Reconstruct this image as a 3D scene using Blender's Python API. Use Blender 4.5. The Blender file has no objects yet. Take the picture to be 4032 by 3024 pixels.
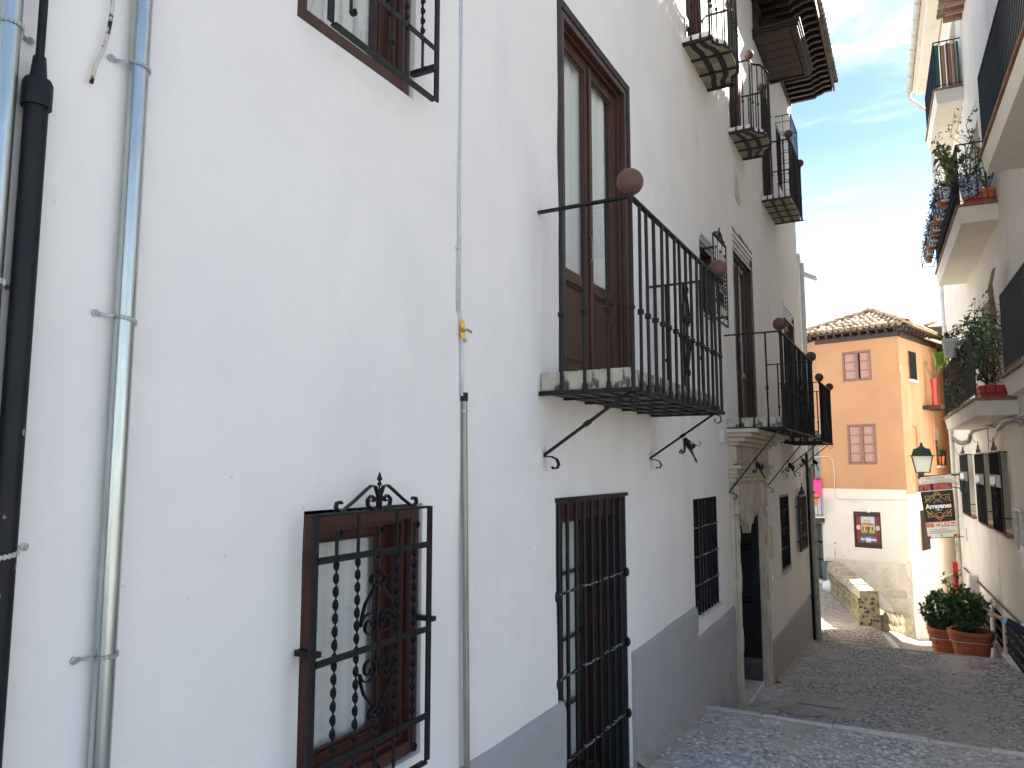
import bpy, bmesh, math, random
from math import sin, cos, tan, pi, radians, atan, atan2, sqrt, degrees
from mathutils import Vector, Matrix, noise
random.seed(7)
scene = bpy.context.scene
C = scene.collection

# ------------------------------------------------------------------ camera
FPX, CX, CY = 2950.0, 2016.0, 1512.0          # focal length and centre in photo pixels
EYE = Vector((0, 0, 5.0))                     # the street falls away in front of the viewer
PITCH = atan((1838 - CY) / FPX)
YAW = atan((3610 - CX) * cos(PITCH) / FPX)    # axis turned left of the street direction (+Y)
FW = Vector((-sin(YAW) * cos(PITCH), cos(YAW) * cos(PITCH), sin(PITCH)))
RT = Vector((cos(YAW), sin(YAW), 0))
UPV = RT.cross(FW)
cam_d = bpy.data.cameras.new('camera')
cam_d.sensor_fit = 'HORIZONTAL'
cam_d.sensor_width = 36.0
cam_d.lens = FPX / 4032 * 36
cam_d.clip_start = 0.05
cam_d.clip_end = 3000
cam = bpy.data.objects.new('camera', cam_d)
C.objects.link(cam)
m3 = Matrix((RT, UPV, -FW)).transposed()
cam.matrix_world = Matrix.Translation(EYE) @ m3.to_4x4()
scene.camera = cam

# ------------------------------------------------------------------ light
SUN_AZ, SUN_EL = 33.0, 37.0                   # degrees right of the street, degrees up
world = bpy.data.worlds.new('World')
scene.world = world
world.use_nodes = True
wn, wl = world.node_tree.nodes, world.node_tree.links
wn.clear()
def N(t, nodes=None, **kw):
    n = (nodes or wn).new(t)
    for k, v in kw.items(): setattr(n, k, v)
    return n
wo = N('ShaderNodeOutputWorld'); bg = N('ShaderNodeBackground'); bg.inputs[1].default_value = 0.05
sky = N('ShaderNodeTexSky', sky_type='NISHITA', sun_disc=False, sun_elevation=radians(SUN_EL), sun_rotation=radians(SUN_AZ))
sky.altitude = 700; sky.air_density = 1.0; sky.dust_density = 0.3; sky.ozone_density = 2.0
tc = N('ShaderNodeTexCoord')
def wmath(op, a, b=None, c=None, clamp=False):
    n = N('ShaderNodeMath', operation=op); n.use_clamp = clamp
    for i, v in enumerate((a, b, c)):
        if v is None: continue
        if isinstance(v, (int, float)): n.inputs[i].default_value = v
        else: wl.new(v, n.inputs[i])
    return n.outputs[0]
# thin high cloud, drawn on a flat layer overhead so that it stretches towards the horizon
sx = N('ShaderNodeSeparateXYZ'); wl.new(tc.outputs['Generated'], sx.inputs[0])
zz = wmath('ADD', wmath('MAXIMUM', sx.outputs[2], 0.0), 0.12)
cmb = N('ShaderNodeCombineXYZ')
wl.new(wmath('DIVIDE', sx.outputs[0], zz), cmb.inputs[0]); wl.new(wmath('DIVIDE', sx.outputs[1], zz), cmb.inputs[1])
mp = N('ShaderNodeMapping'); mp.inputs['Rotation'].default_value = (0, 0, radians(25)); mp.inputs['Scale'].default_value = (0.9, 1.7, 1)
wl.new(cmb.outputs[0], mp.inputs[0])
n1 = N('ShaderNodeTexNoise'); n1.inputs['Scale'].default_value = 1.6; n1.inputs['Detail'].default_value = 9; n1.inputs['Roughness'].default_value = .58; n1.inputs['Distortion'].default_value = .5
wl.new(mp.outputs[0], n1.inputs['Vector'])
rmp = N('ShaderNodeMapRange'); rmp.interpolation_type = 'SMOOTHSTEP'
rmp.inputs[1].default_value = .50; rmp.inputs[2].default_value = .82
wl.new(n1.outputs[0], rmp.inputs[0])
# more veil towards the horizon
hz = N('ShaderNodeMapRange'); hz.inputs[1].default_value = .02; hz.inputs[2].default_value = .38; hz.inputs[3].default_value = .7; hz.inputs[4].default_value = .0
wl.new(sx.outputs[2], hz.inputs[0])
cl = wmath('MULTIPLY', rmp.outputs[0], .7)
cl = wmath('ADD', cl, wmath('MULTIPLY', hz.outputs[0], wmath('SUBTRACT', 1.0, cl)), clamp=True)
# one aircraft trail: a thin band along a great circle
TR_N = CTR = None
def pdir(x, y):
    return (FW + RT * ((x - CX) / FPX) - UPV * ((y - CY) / FPX)).normalized()
ta, tb = pdir(3240, 210), pdir(3600, 150)
tn = ta.cross(tb).normalized()
dn = N('ShaderNodeVectorMath', operation='DOT_PRODUCT'); wl.new(tc.outputs['Generated'], dn.inputs[0]); dn.inputs[1].default_value = tn
nz = N('ShaderNodeTexNoise'); nz.inputs['Scale'].default_value = 60; wl.new(tc.outputs['Generated'], nz.inputs['Vector'])
off = wmath('MULTIPLY', wmath('SUBTRACT', nz.outputs[0], .5), .008)
band = wmath('ABSOLUTE', wmath('ADD', dn.outputs['Value'], off))
br = N('ShaderNodeMapRange'); br.interpolation_type = 'SMOOTHSTEP'; br.inputs[1].default_value = .0035; br.inputs[2].default_value = .0075; br.inputs[3].default_value = 1; br.inputs[4].default_value = 0
wl.new(band, br.inputs[0])
dl = N('ShaderNodeVectorMath', operation='DOT_PRODUCT'); wl.new(tc.outputs['Generated'], dl.inputs[0]); dl.inputs[1].default_value = pdir(3430, 175)
lr = N('ShaderNodeMapRange'); lr.interpolation_type = 'SMOOTHSTEP'; lr.inputs[1].default_value = .80; lr.inputs[2].default_value = .97; lr.inputs[3].default_value = 0; lr.inputs[4].default_value = 1.0
wl.new(dl.outputs['Value'], lr.inputs[0])
cl = wmath('MAXIMUM', cl, wmath('MULTIPLY', br.outputs[0], lr.outputs[0]))
mixc = N('ShaderNodeMix', data_type='RGBA'); wl.new(cl, mixc.inputs[0]); wl.new(sky.outputs[0], mixc.inputs[6])
mixc.inputs[7].default_value = (9, 9.2, 9.5, 1)
wl.new(mixc.outputs[2], bg.inputs[0]); wl.new(bg.outputs[0], wo.inputs[0])

sun_d = bpy.data.lights.new('sun', 'SUN'); sun_d.energy = 5.0; sun_d.angle = radians(0.53); sun_d.color = (1, .94, .84)
sun = bpy.data.objects.new('sun', sun_d); C.objects.link(sun)
sdir = Vector((sin(radians(SUN_AZ)) * cos(radians(SUN_EL)), cos(radians(SUN_AZ)) * cos(radians(SUN_EL)), sin(radians(SUN_EL))))
sun.rotation_euler = sdir.to_track_quat('Z', 'Y').to_euler()
sun.location = (6, 6, 30)
vs = scene.view_settings
vs.view_transform = 'Standard'; vs.look = 'None'; vs.gamma = 1; vs.use_curve_mapping = False
vs.exposure = 2.38
scene.render.engine = 'CYCLES'
scene.cycles.max_bounces = 14; scene.cycles.diffuse_bounces = 12; scene.cycles.transparent_max_bounces = 24

# ------------------------------------------------------------------ mesh helpers
WORLD_AT = {}
class MB:
    """collects faces for one mesh object"""
    def __init__(s): s.v = []; s.f = []
    def add(s, vs, fs):
        b = len(s.v); s.v.extend([tuple(p) for p in vs]); s.f.extend([tuple(i + b for i in f) for f in fs]); return s
    def hexa(s, p):                                   # 8 corners: bottom ring then top ring
        return s.add(p, [(3, 2, 1, 0), (4, 5, 6, 7), (0, 1, 5, 4), (1, 2, 6, 5), (2, 3, 7, 6), (3, 0, 4, 7)])
    def box(s, x0, x1, y0, y1, z0, z1):
        return s.hexa([(x0, y0, z0), (x1, y0, z0), (x1, y1, z0), (x0, y1, z0), (x0, y0, z1), (x1, y0, z1), (x1, y1, z1), (x0, y1, z1)])
    def quad(s, a, b, c, d): return s.add([a, b, c, d], [(0, 1, 2, 3)])
    def prism(s, bottom, top):
        n = len(bottom)
        return s.add(list(bottom) + list(top), [tuple(range(n - 1, -1, -1)), tuple(range(n, 2 * n))] + [(i, (i + 1) % n, n + (i + 1) % n, n + i) for i in range(n)])
    def bar(s, p, q, w, h, up=(0, 0, 1)):             # rectangular bar from p to q
        p, q = Vector(p), Vector(q); d = (q - p).normalized(); u = Vector(up)
        if abs(d.dot(u)) > .98: u = Vector((1, 0, 0))
        a = d.cross(u).normalized() * (w / 2); b = a.cross(d).normalized() * (h / 2)
        return s.hexa([p - a - b, p + a - b, p + a + b, p - a + b, q - a - b, q + a - b, q + a + b, q - a + b])
    def tube(s, pts, r, n=8, caps=True, sq=None):
        pts = [Vector(p) for p in pts]; m = len(pts); rr = r if isinstance(r, (list, tuple)) else [r] * m
        rings = []; ref = None
        for i in range(m):
            d = (pts[min(i + 1, m - 1)] - pts[max(i - 1, 0)]).normalized()
            if ref is None:
                ref = Vector((0, 0, 1)) if abs(d.z) < .9 else Vector((1, 0, 0))
            a = (ref - d * ref.dot(d)).normalized(); b = d.cross(a); ref = a
            rings.append([pts[i] + (a * cos(2 * pi * k / n) + b * sin(2 * pi * k / n)) * rr[i] for k in range(n)])
        vs = [p for g in rings for p in g]
        fs = [(i * n + k, i * n + (k + 1) % n, (i + 1) * n + (k + 1) % n, (i + 1) * n + k) for i in range(m - 1) for k in range(n)]
        if caps: fs += [tuple(range(n - 1, -1, -1)), tuple(range((m - 1) * n, m * n))]
        return s.add(vs, fs)
    def lathe(s, prof, c, n=16, ax=(0, 0, 1)):        # prof: (radius, height) pairs
        c = Vector(c); z = Vector(ax).normalized(); x = z.orthogonal().normalized(); y = z.cross(x); m = len(prof)
        vs = [c + z * h + (x * cos(2 * pi * k / n) + y * sin(2 * pi * k / n)) * r for r, h in prof for k in range(n)]
        fs = [(i * n + k, i * n + (k + 1) % n, (i + 1) * n + (k + 1) % n, (i + 1) * n + k) for i in range(m - 1) for k in range(n)]
        fs += [tuple(range(n - 1, -1, -1)), tuple(range((m - 1) * n, m * n))]
        return s.add(vs, fs)
    def ball(s, c, r, n=14, m=9, sc=(1, 1, 1)):
        c = Vector(c); prof = [(r * sin(pi * i / m), -r * cos(pi * i / m)) for i in range(m + 1)]
        vs = [c + Vector((q * cos(2 * pi * k / n) * sc[0], q * sin(2 * pi * k / n) * sc[1], h * sc[2])) for q, h in prof[1:-1] for k in range(n)]
        fs = [(i * n + k, i * n + (k + 1) % n, (i + 1) * n + (k + 1) % n, (i + 1) * n + k) for i in range(m - 2) for k in range(n)]
        vs += [c + Vector((0, 0, -r * sc[2])), c + Vector((0, 0, r * sc[2]))]; b = (m - 1) * n
        fs += [(b, (k + 1) % n, k) for k in range(n)] + [(b + 1, (m - 2) * n + k, (m - 2) * n + (k + 1) % n) for k in range(n)]
        return s.add(vs, fs)
    def strap(s, pts, wdir, w, th):                   # flat bar swept along pts, width along wdir
        pts = [Vector(p) for p in pts]; m = len(pts); wv = Vector(wdir).normalized() * (w / 2); vs = []
        for i in range(m):
            d = (pts[min(i + 1, m - 1)] - pts[max(i - 1, 0)]).normalized(); nn = d.cross(wv).normalized() * (th / 2)
            vs += [pts[i] - wv - nn, pts[i] + wv - nn, pts[i] + wv + nn, pts[i] - wv + nn]
        fs = [(i * 4 + k, i * 4 + (k + 1) % 4, (i + 1) * 4 + (k + 1) % 4, (i + 1) * 4 + k) for i in range(m - 1) for k in range(4)]
        fs += [(3, 2, 1, 0), tuple(range((m - 1) * 4, m * 4))]
        return s.add(vs, fs)
    def twist(s, p, q, w, th, turns, seg=None):       # twisted square bar
        p, q = Vector(p), Vector(q); d = (q - p).normalized(); a0 = d.orthogonal().normalized(); b0 = d.cross(a0)
        seg = seg or max(4, int(abs(turns) * 8)); vs = []
        for i in range(seg + 1):
            t = i / seg; an = 2 * pi * turns * t; a = a0 * cos(an) + b0 * sin(an); b = d.cross(a); c = p.lerp(q, t)
            vs += [c - a * w / 2 - b * th / 2, c + a * w / 2 - b * th / 2, c + a * w / 2 + b * th / 2, c - a * w / 2 + b * th / 2]
        fs = [(i * 4 + k, i * 4 + (k + 1) % 4, (i + 1) * 4 + (k + 1) % 4, (i + 1) * 4 + k) for i in range(seg) for k in range(4)]
        fs += [(3, 2, 1, 0), tuple(range(seg * 4, seg * 4 + 4))]
        return s.add(vs, fs)
    def mesh(s, name, o=(0, 0, 0), smooth=False):
        me = bpy.data.meshes.new(name); o = Vector(o)
        me.from_pydata([tuple(Vector(p) - o) for p in s.v], [], s.f); me.update()
        if smooth: me.shade_smooth()
        return me
def place(ob, at, parent):
    if parent is not None:
        ob.parent = parent; ob.location = Vector(at) - WORLD_AT[parent.name]
    else: ob.location = at
    WORLD_AT[ob.name] = Vector(at)
def mk(name, mb, mat, parent=None, smooth=False, bev=0, at=None, label=None, kind=None, angle=None):
    """one mesh object out of collected faces; its origin is the middle of its base"""
    xs = [p[0] for p in mb.v]; ys = [p[1] for p in mb.v]; zs = [p[2] for p in mb.v]
    o = Vector(at) if at is not None else Vector(((min(xs) + max(xs)) / 2, (min(ys) + max(ys)) / 2, min(zs)))
    me = mb.mesh(name, o, smooth)
    me.materials.append(M[mat] if isinstance(mat, str) else mat)
    ob = bpy.data.objects.new(name, me); C.objects.link(ob); place(ob, o, parent)
    if smooth and angle: me.set_sharp_from_angle(angle=radians(angle))
    if bev:
        b = ob.modifiers.new('bevel', 'BEVEL'); b.width = bev; b.segments = 2; b.limit_method = 'ANGLE'
    if label: ob['label'] = label
    if kind: ob['kind'] = kind
    return ob
def again(ob, at, parent=None, rot=None, name=None, scale=None):
    """a copy that shares mesh data"""
    c = ob.copy(); C.objects.link(c)
    p = parent if parent is not None else ob.parent
    c.parent = p
    place(c, at, p)
    if rot is not None: c.rotation_euler = rot
    if scale is not None: c.scale = scale
    return c
def thing(name, at, label, cat, group=None):
    o = bpy.data.objects.new(name, None); C.objects.link(o); o.empty_display_size = .2
    o.location = at; WORLD_AT[o.name] = Vector(at)
    tag(o, label, cat, group)
    return o
def tag(o, label, cat, group=None):
    o['label'] = label; o['category'] = cat
    if group: o['group'] = group
    return o

class Fr:
    """a vertical facade: s runs along it, t stands out of it, z is height"""
    def __init__(f, o, az, side):
        f.o = Vector((o[0], o[1], 0)); a = radians(az)
        f.al = Vector((sin(a), cos(a), 0)); f.out = Vector((cos(a), -sin(a), 0)) * side
    def P(f, s, t, z): return f.o + f.al * s + f.out * t + Vector((0, 0, z))
    def px(f, x, y, t=0):                             # photo pixel -> (s, z) on the facade
        d = FW + RT * ((x - CX) / FPX) - UPV * ((y - CY) / FPX)
        k = ((f.o + f.out * t) - EYE).dot(f.out) / d.dot(f.out); p = EYE + d * k
        return (p - f.o).dot(f.al), p.z
    def box(f, mb, s0, s1, t0, t1, z0, z1):
        return mb.hexa([f.P(s0, t0, z0), f.P(s1, t0, z0), f.P(s1, t1, z0), f.P(s0, t1, z0), f.P(s0, t0, z1), f.P(s1, t0, z1), f.P(s1, t1, z1), f.P(s0, t1, z1)])
    def ring(f, mb, s0, s1, t0, t1, z0, z1, w, wb=None, wt=None):
        wb = w if wb is None else wb; wt = w if wt is None else wt
        f.box(mb, s0, s0 + w, t0, t1, z0, z1); f.box(mb, s1 - w, s1, t0, t1, z0, z1)
        if wt: f.box(mb, s0 + w, s1 - w, t0, t1, z1 - wt, z1)
        if wb: f.box(mb, s0 + w, s1 - w, t0, t1, z0, z0 + wb)
        return mb
def onZ(x, y, z):
    d = FW + RT * ((x - CX) / FPX) - UPV * ((y - CY) / FPX); return EYE + d * ((z - EYE.z) / d.z)
def onY(x, y, Y):
    d = FW + RT * ((x - CX) / FPX) - UPV * ((y - CY) / FPX); return EYE + d * (Y / d.y)

# ------------------------------------------------------------------ materials
M = {}
def material(name, col, col2=None, rough=.7, scale=4, detail=5, bump=0, bscale=None, metal=0, rnd=0, spec=.5, streak=None, lo=.35, hi=.65, dist=.01, coat=0, stretch=None, speck=None):
    m = bpy.data.materials.new(name); m.use_nodes = True; nt = m.node_tree; nd, lk = nt.nodes, nt.links
    b = nd['Principled BSDF']; b.inputs['Roughness'].default_value = rough; b.inputs['Metallic'].default_value = metal
    b.inputs['Specular IOR Level'].default_value = spec; b.inputs['Coat Weight'].default_value = coat
    t = nd.new('ShaderNodeTexCoord'); vec = t.outputs['Object']
    if stretch:
        mpn = nd.new('ShaderNodeMapping'); mpn.inputs['Scale'].default_value = stretch; lk.new(vec, mpn.inputs[0]); vec = mpn.outputs[0]
    colo = None
    if col2 is not None:
        n = nd.new('ShaderNodeTexNoise'); n.inputs['Scale'].default_value = scale; n.inputs['Detail'].default_value = detail; n.inputs['Roughness'].default_value = .6
        lk.new(vec, n.inputs['Vector'])
        r = nd.new('ShaderNodeMapRange'); r.inputs[1].default_value = lo; r.inputs[2].default_value = hi; lk.new(n.outputs[0], r.inputs[0])
        x = nd.new('ShaderNodeMix'); x.data_type = 'RGBA'; lk.new(r.outputs[0], x.inputs[0])
        x.inputs[6].default_value = (*col, 1); x.inputs[7].default_value = (*col2, 1); colo = x.outputs[2]
    else:
        rg = nd.new('ShaderNodeRGB'); rg.outputs[0].default_value = (*col, 1); colo = rg.outputs[0]
    for extra in (streak, speck):                      # (colour, scale vector, lo, hi, amount): stains with their own shape
        if not extra: continue
        c3, sv, l3, h3, am = extra
        mpn = nd.new('ShaderNodeMapping'); mpn.inputs['Scale'].default_value = sv; lk.new(t.outputs['Object'], mpn.inputs[0])
        n = nd.new('ShaderNodeTexNoise'); n.inputs['Scale'].default_value = 1; n.inputs['Detail'].default_value = 6; lk.new(mpn.outputs[0], n.inputs['Vector'])
        r = nd.new('ShaderNodeMapRange'); r.inputs[1].default_value = l3; r.inputs[2].default_value = h3; r.inputs[4].default_value = am; lk.new(n.outputs[0], r.inputs[0])
        x = nd.new('ShaderNodeMix'); x.data_type = 'RGBA'; lk.new(r.outputs[0], x.inputs[0]); lk.new(colo, x.inputs[6]); x.inputs[7].default_value = (*c3, 1); colo = x.outputs[2]
    if rnd:
        g = nd.new('ShaderNodeNewGeometry'); oi = nd.new('ShaderNodeObjectInfo')
        a = nd.new('ShaderNodeMath'); a.operation = 'ADD'; lk.new(g.outputs['Random Per Island'], a.inputs[0]); lk.new(oi.outputs['Random'], a.inputs[1])
        fr_ = nd.new('ShaderNodeMath'); fr_.operation = 'FRACT'; lk.new(a.outputs[0], fr_.inputs[0])
        r = nd.new('ShaderNodeMapRange'); r.inputs[3].default_value = 1 - rnd; r.inputs[4].default_value = 1 + rnd; lk.new(fr_.outputs[0], r.inputs[0])
        vm = nd.new('ShaderNodeVectorMath'); vm.operation = 'SCALE'; lk.new(colo, vm.inputs[0]); lk.new(r.outputs[0], vm.inputs['Scale']); colo = vm.outputs[0]
    lk.new(colo, b.inputs['Base Color'])
    if bump:
        n = nd.new('ShaderNodeTexNoise'); n.inputs['Scale'].default_value = bscale or scale * 3; n.inputs['Detail'].default_value = 8; n.inputs['Roughness'].default_value = .62; lk.new(vec, n.inputs['Vector'])
        bp = nd.new('ShaderNodeBump'); bp.inputs['Strength'].default_value = bump; bp.inputs['Distance'].default_value = dist; lk.new(n.outputs[0], bp.inputs['Height']); lk.new(bp.outputs[0], b.inputs['Normal'])
    M[name] = m
    return m
material('white_plaster', (.865, .84, .795), (.81, .79, .755), rough=.9, scale=1.3, bump=.42, bscale=3.2, dist=.03, spec=.25, streak=((.68, .675, .66), (2.2, 2.2, .5), .54, .76, .5), speck=((.48, .46, .43), (15, 15, 19), .745, .77, .5))
material('grey_dado', (.40, .395, .39), (.36, .355, .35), rough=.85, scale=2.2, bump=.2, bscale=14, spec=.3, streak=((.42, .42, .42), (5, 5, .6), .58, .8, .5))
material('black_iron', (.008, .009, .010), (.018, .018, .02), spec=.3, rough=.5, scale=14, bump=.25, bscale=40, dist=.002, lo=.45, hi=.8)
material('worn_iron', (.012, .013, .015), (.35, .36, .37), rough=.45, scale=22, lo=.5, hi=.6, bump=.3, bscale=40, dist=.002)
material('rust_ball', (.135, .058, .042), (.085, .040, .032), rough=.62, scale=9, bump=.3, bscale=50, dist=.002)
material('red_wood', (.080, .026, .018), (.042, .014, .010), rough=.38, scale=3, detail=8, stretch=(9, 9, .7), bump=.15, bscale=12, dist=.002)
material('shaded_wood', (.07, .026, .018), (.03, .012, .009), rough=.4, scale=3, detail=8, stretch=(9, 9, .7))
material('brown_wood', (.088, .040, .027), (.046, .021, .015), rough=.4, scale=3, detail=8, stretch=(9, 9, .7), bump=.15, bscale=12, dist=.002)
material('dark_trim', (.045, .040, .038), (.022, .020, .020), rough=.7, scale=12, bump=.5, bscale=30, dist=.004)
material('raw_mortar', (.36, .33, .30), (.12, .10, .09), rough=.95, scale=9, bump=.8, bscale=18, dist=.01)
material('eave_wood', (.042, .022, .015), (.020, .011, .008), rough=.55, scale=3, detail=8, stretch=(1.2, 9, 9), bump=.3, bscale=10, dist=.004)
material('stone_portal', (.68, .61, .50), (.50, .435, .345), rough=.85, scale=3.2, bump=.6, bscale=16, dist=.008, streak=((.20, .17, .14), (4, 4, 1.6), .60, .76, .5))
material('stone_slab', (.56, .53, .45), (.36, .33, .26), rough=.9, scale=6, bump=.6, bscale=22, dist=.006, speck=((.03, .03, .028), (14, 14, 9), .56, .62, .85))
material('soffit_stone', (.40, .36, .27), (.22, .19, .135), rough=.95, scale=5, bump=.8, bscale=16, dist=.012)
material('curtain', (.80, .80, .77), rough=.9, spec=.1)
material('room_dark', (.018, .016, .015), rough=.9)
material('white_frame', (.78, .79, .79), (.6, .6, .6), rough=.5, scale=12)
material('galvanised', (.52, .58, .57), (.38, .44, .43), rough=.27, scale=9, metal=.9, bump=.05, bscale=30, stretch=(6, 6, .4))
material('zinc_strap', (.38, .40, .40), rough=.4, metal=.85)
material('black_pipe', (.008, .009, .012), (.014, .015, .018), spec=.25, rough=.5, scale=6, speck=((.4, .39, .36), (30, 30, 12), .70, .73, .8))
material('steel_tube', (.36, .34, .31), (.24, .22, .20), rough=.42, metal=.6, scale=5, stretch=(6, 6, .5))
material('white_conduit', (.66, .68, .71), (.56, .58, .61), rough=.6, scale=9)
material('brass', (.62, .38, .10), rough=.35, metal=.9)
material('cable_worn', (.55, .52, .46), (.02, .02, .02), rough=.8, scale=16, lo=.52, hi=.56, stretch=(1, 1, 1))
material('cream_plaster', (.83, .78, .69), (.75, .70, .61), rough=.92, scale=1.1, bump=.35, bscale=6, dist=.02, spec=.2, streak=((.50, .45, .37), (2.4, 2.4, .3), .60, .82, .55))
material('orange_plaster', (.51, .295, .165), (.46, .26, .145), rough=.9, scale=.9, bump=.3, bscale=4, dist=.02, spec=.25, streak=((.50, .22, .08), (1.8, 1.8, .3), .6, .85, .4))
material('orange_rough', (.53, .325, .195), (.46, .27, .155), rough=.93, scale=2, bump=.9, bscale=4, dist=.05, spec=.2, stretch=(1, 1, .35), streak=((.60, .40, .24), (3, 3, .5), .55, .8, .6))
material('pale_render', (.68, .64, .59), (.55, .50, .44), rough=.95, scale=2.2, bump=.9, bscale=7, dist=.03, streak=((.40, .30, .20), (3, 3, 3), .62, .72, .5))
material('clean_render', (.74, .71, .66), (.68, .65, .60), rough=.92, scale=1.5, bump=.3, bscale=6, dist=.02, speck=((.36, .24, .13), (3.5, 3.5, 6), .69, .71, .8))
material('pink_plaster', (.62, .36, .24), (.52, .29, .19), rough=.92, scale=1.6, bump=.4, bscale=6, dist=.02)
material('roof_tile', (.60, .45, .31), (.40, .30, .205), rough=.9, scale=7, bump=.6, bscale=24, dist=.006, rnd=.28, streak=((.06, .055, .04), (5, 5, 5), .58, .70, .7))
material('tile_edge', (.36, .19, .115), (.22, .125, .08), rough=.85, scale=9, rnd=.2, bump=.4, bscale=30, dist=.004)
material('mauve_paint', (.45, .27, .225), (.40, .235, .195), rough=.7, scale=5)
material('mauve_frame', (.23, .125, .115), rough=.65)
material('pavement_mortar', (.58, .55, .505), (.43, .405, .37), rough=.95, scale=5, bump=.9, bscale=32, dist=.012)
material('pavement_pale', (.46, .415, .36), (.33, .295, .25), rough=.95, scale=4, bump=.8, bscale=30, dist=.012)
material('cobble', (.58, .565, .54), (.37, .365, .355), rough=.5, scale=14, rnd=.5, bump=.3, bscale=60, dist=.002)
material('cobble_pale', (.44, .395, .335), (.3, .27, .23), rough=.7, scale=14, rnd=.4)
material('kerb_stone', (.74, .73, .72), (.56, .55, .545), rough=.8, scale=8, bump=.5, bscale=30, dist=.004, rnd=.12)
material('rubble', (.52, .45, .32), (.34, .29, .19), rough=.95, scale=7, bump=.9, bscale=22, dist=.02, rnd=.2, streak=((.09, .11, .035), (3, 3, 3), .56, .72, .6))
material('river_stone', (.15, .135, .135), (.09, .085, .09), rough=.8, scale=18, rnd=.35)
material('mossy_bank', (.27, .23, .11), (.12, .135, .045), rough=.95, scale=6, bump=1, bscale=20, dist=.03)
material('terracotta', (.60, .195, .08), (.52, .16, .065), rough=.75, scale=5, bump=.15, bscale=30, dist=.003, streak=((.55, .30, .18), (6, 6, 2), .62, .8, .4))
material('terracotta_pale', (.50, .20, .10), rough=.8)
material('leaf', (.13, .235, .075), (.075, .155, .055), rough=.3, scale=6, rnd=.45)
material('leaf_light', (.20, .25, .07), (.12, .18, .05), rough=.45, scale=6, rnd=.4)
material('leaf_dry', (.34, .26, .15), (.2, .15, .09), rough=.8, scale=6, rnd=.4)
material('leaf_red', (.17, .06, .05), rough=.5, rnd=.3)
material('twig', (.10, .075, .05), (.05, .04, .03), rough=.9, scale=12)
material('soil', (.035, .028, .022), rough=.95)
material('red_plastic', (.50, .035, .03), rough=.4)
material('lime_plastic', (.33, .55, .04), rough=.4)
material('white_plastic', (.75, .75, .73), rough=.45)
material('yellow_plastic', (.70, .62, .06), rough=.4)
material('blue_plastic', (.04, .12, .45), rough=.4)
material('blue_glaze', (.75, .77, .80), (.035, .08, .30), rough=.2, scale=26, detail=2, lo=.49, hi=.53)
material('pine_board', (.40, .26, .155), (.24, .145, .085), rough=.7, scale=3, detail=8, stretch=(8, 8, .6), rnd=.22)
material('green_board', (.02, .12, .075), rough=.6)
material('lamp_green', (.008, .032, .026), rough=.4)
material('milk_glass', (.80, .82, .80), rough=.35)
material('grey_bin', (.10, .115, .125), rough=.5)
material('bag_white', (.80, .80, .80), rough=.4, bump=.6, scale=6, bscale=9, dist=.03)
material('bag_blue', (.30, .48, .80), rough=.4)
material('pink_cloth', (.80, .06, .27), rough=.85)
material('metal_cover', (.40, .385, .36), (.31, .30, .28), rough=.6, metal=.4, scale=30)
material('dark_green', (.012, .03, .025), rough=.5)
material('navy_cloth', (.012, .014, .028), (.02, .022, .04), rough=.9, scale=30)
material('skin', (.55, .30, .22), (.50, .25, .18), rough=.5, scale=12)
material('hair', (.03, .02, .015), rough=.5)
material('denim', (.03, .05, .10), rough=.9)
material('shirt_blue', (.30, .45, .62), rough=.9)
material('nail_red', (.5, .03, .06), rough=.25)
material('banner_black', (.010, .010, .011), rough=.55)
material('banner_white', (.74, .73, .72), rough=.6)
material('banner_gold', (.55, .38, .13), rough=.5)
material('banner_text', (.80, .80, .79), rough=.6)
material('banner_grey', (.30, .30, .30), rough=.6)
material('banner_red', (.42, .02, .03), rough=.6)
material('banner_photo', (.55, .16, .05), (.12, .03, .10), rough=.6, scale=9, detail=3)
material('banner_food', (.62, .42, .26), (.35, .08, .05), rough=.6, scale=12, detail=3)
material('banner_lime', (.25, .55, .15), rough=.6)
material('poster_red', (.24, .042, .022), (.18, .03, .016), rough=.55, scale=4, stretch=(9, 9, .8))
material('poster_sky', (.40, .56, .72), rough=.5)
material('poster_stone', (.60, .47, .26), (.45, .33, .17), rough=.55, scale=6)
material('poster_dark', (.10, .06, .035), rough=.55)
material('poster_water', (.03, .085, .22), (.10, .17, .30), rough=.5, scale=5)
material('poster_lawn', (.22, .32, .07), rough=.6)
material('red_sign', (.48, .02, .02), rough=.45)
material('far_hill', (.20, .22, .22), (.12, .14, .12), rough=1, scale=.3)
material('grey_ground', (.22, .20, .18), (.16, .15, .13), rough=1, scale=.6)
material('roller_blind', (.50, .54, .52), (.42, .46, .44), rough=.6, scale=4)
material('zinc_gutter', (.62, .63, .60), (.50, .50, .47), rough=.5, metal=.2, scale=5)
material('dirty_pipe', (.50, .47, .40), (.20, .18, .15), rough=.75, scale=6, lo=.52, hi=.68, stretch=(2, 2, .8))

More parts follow.
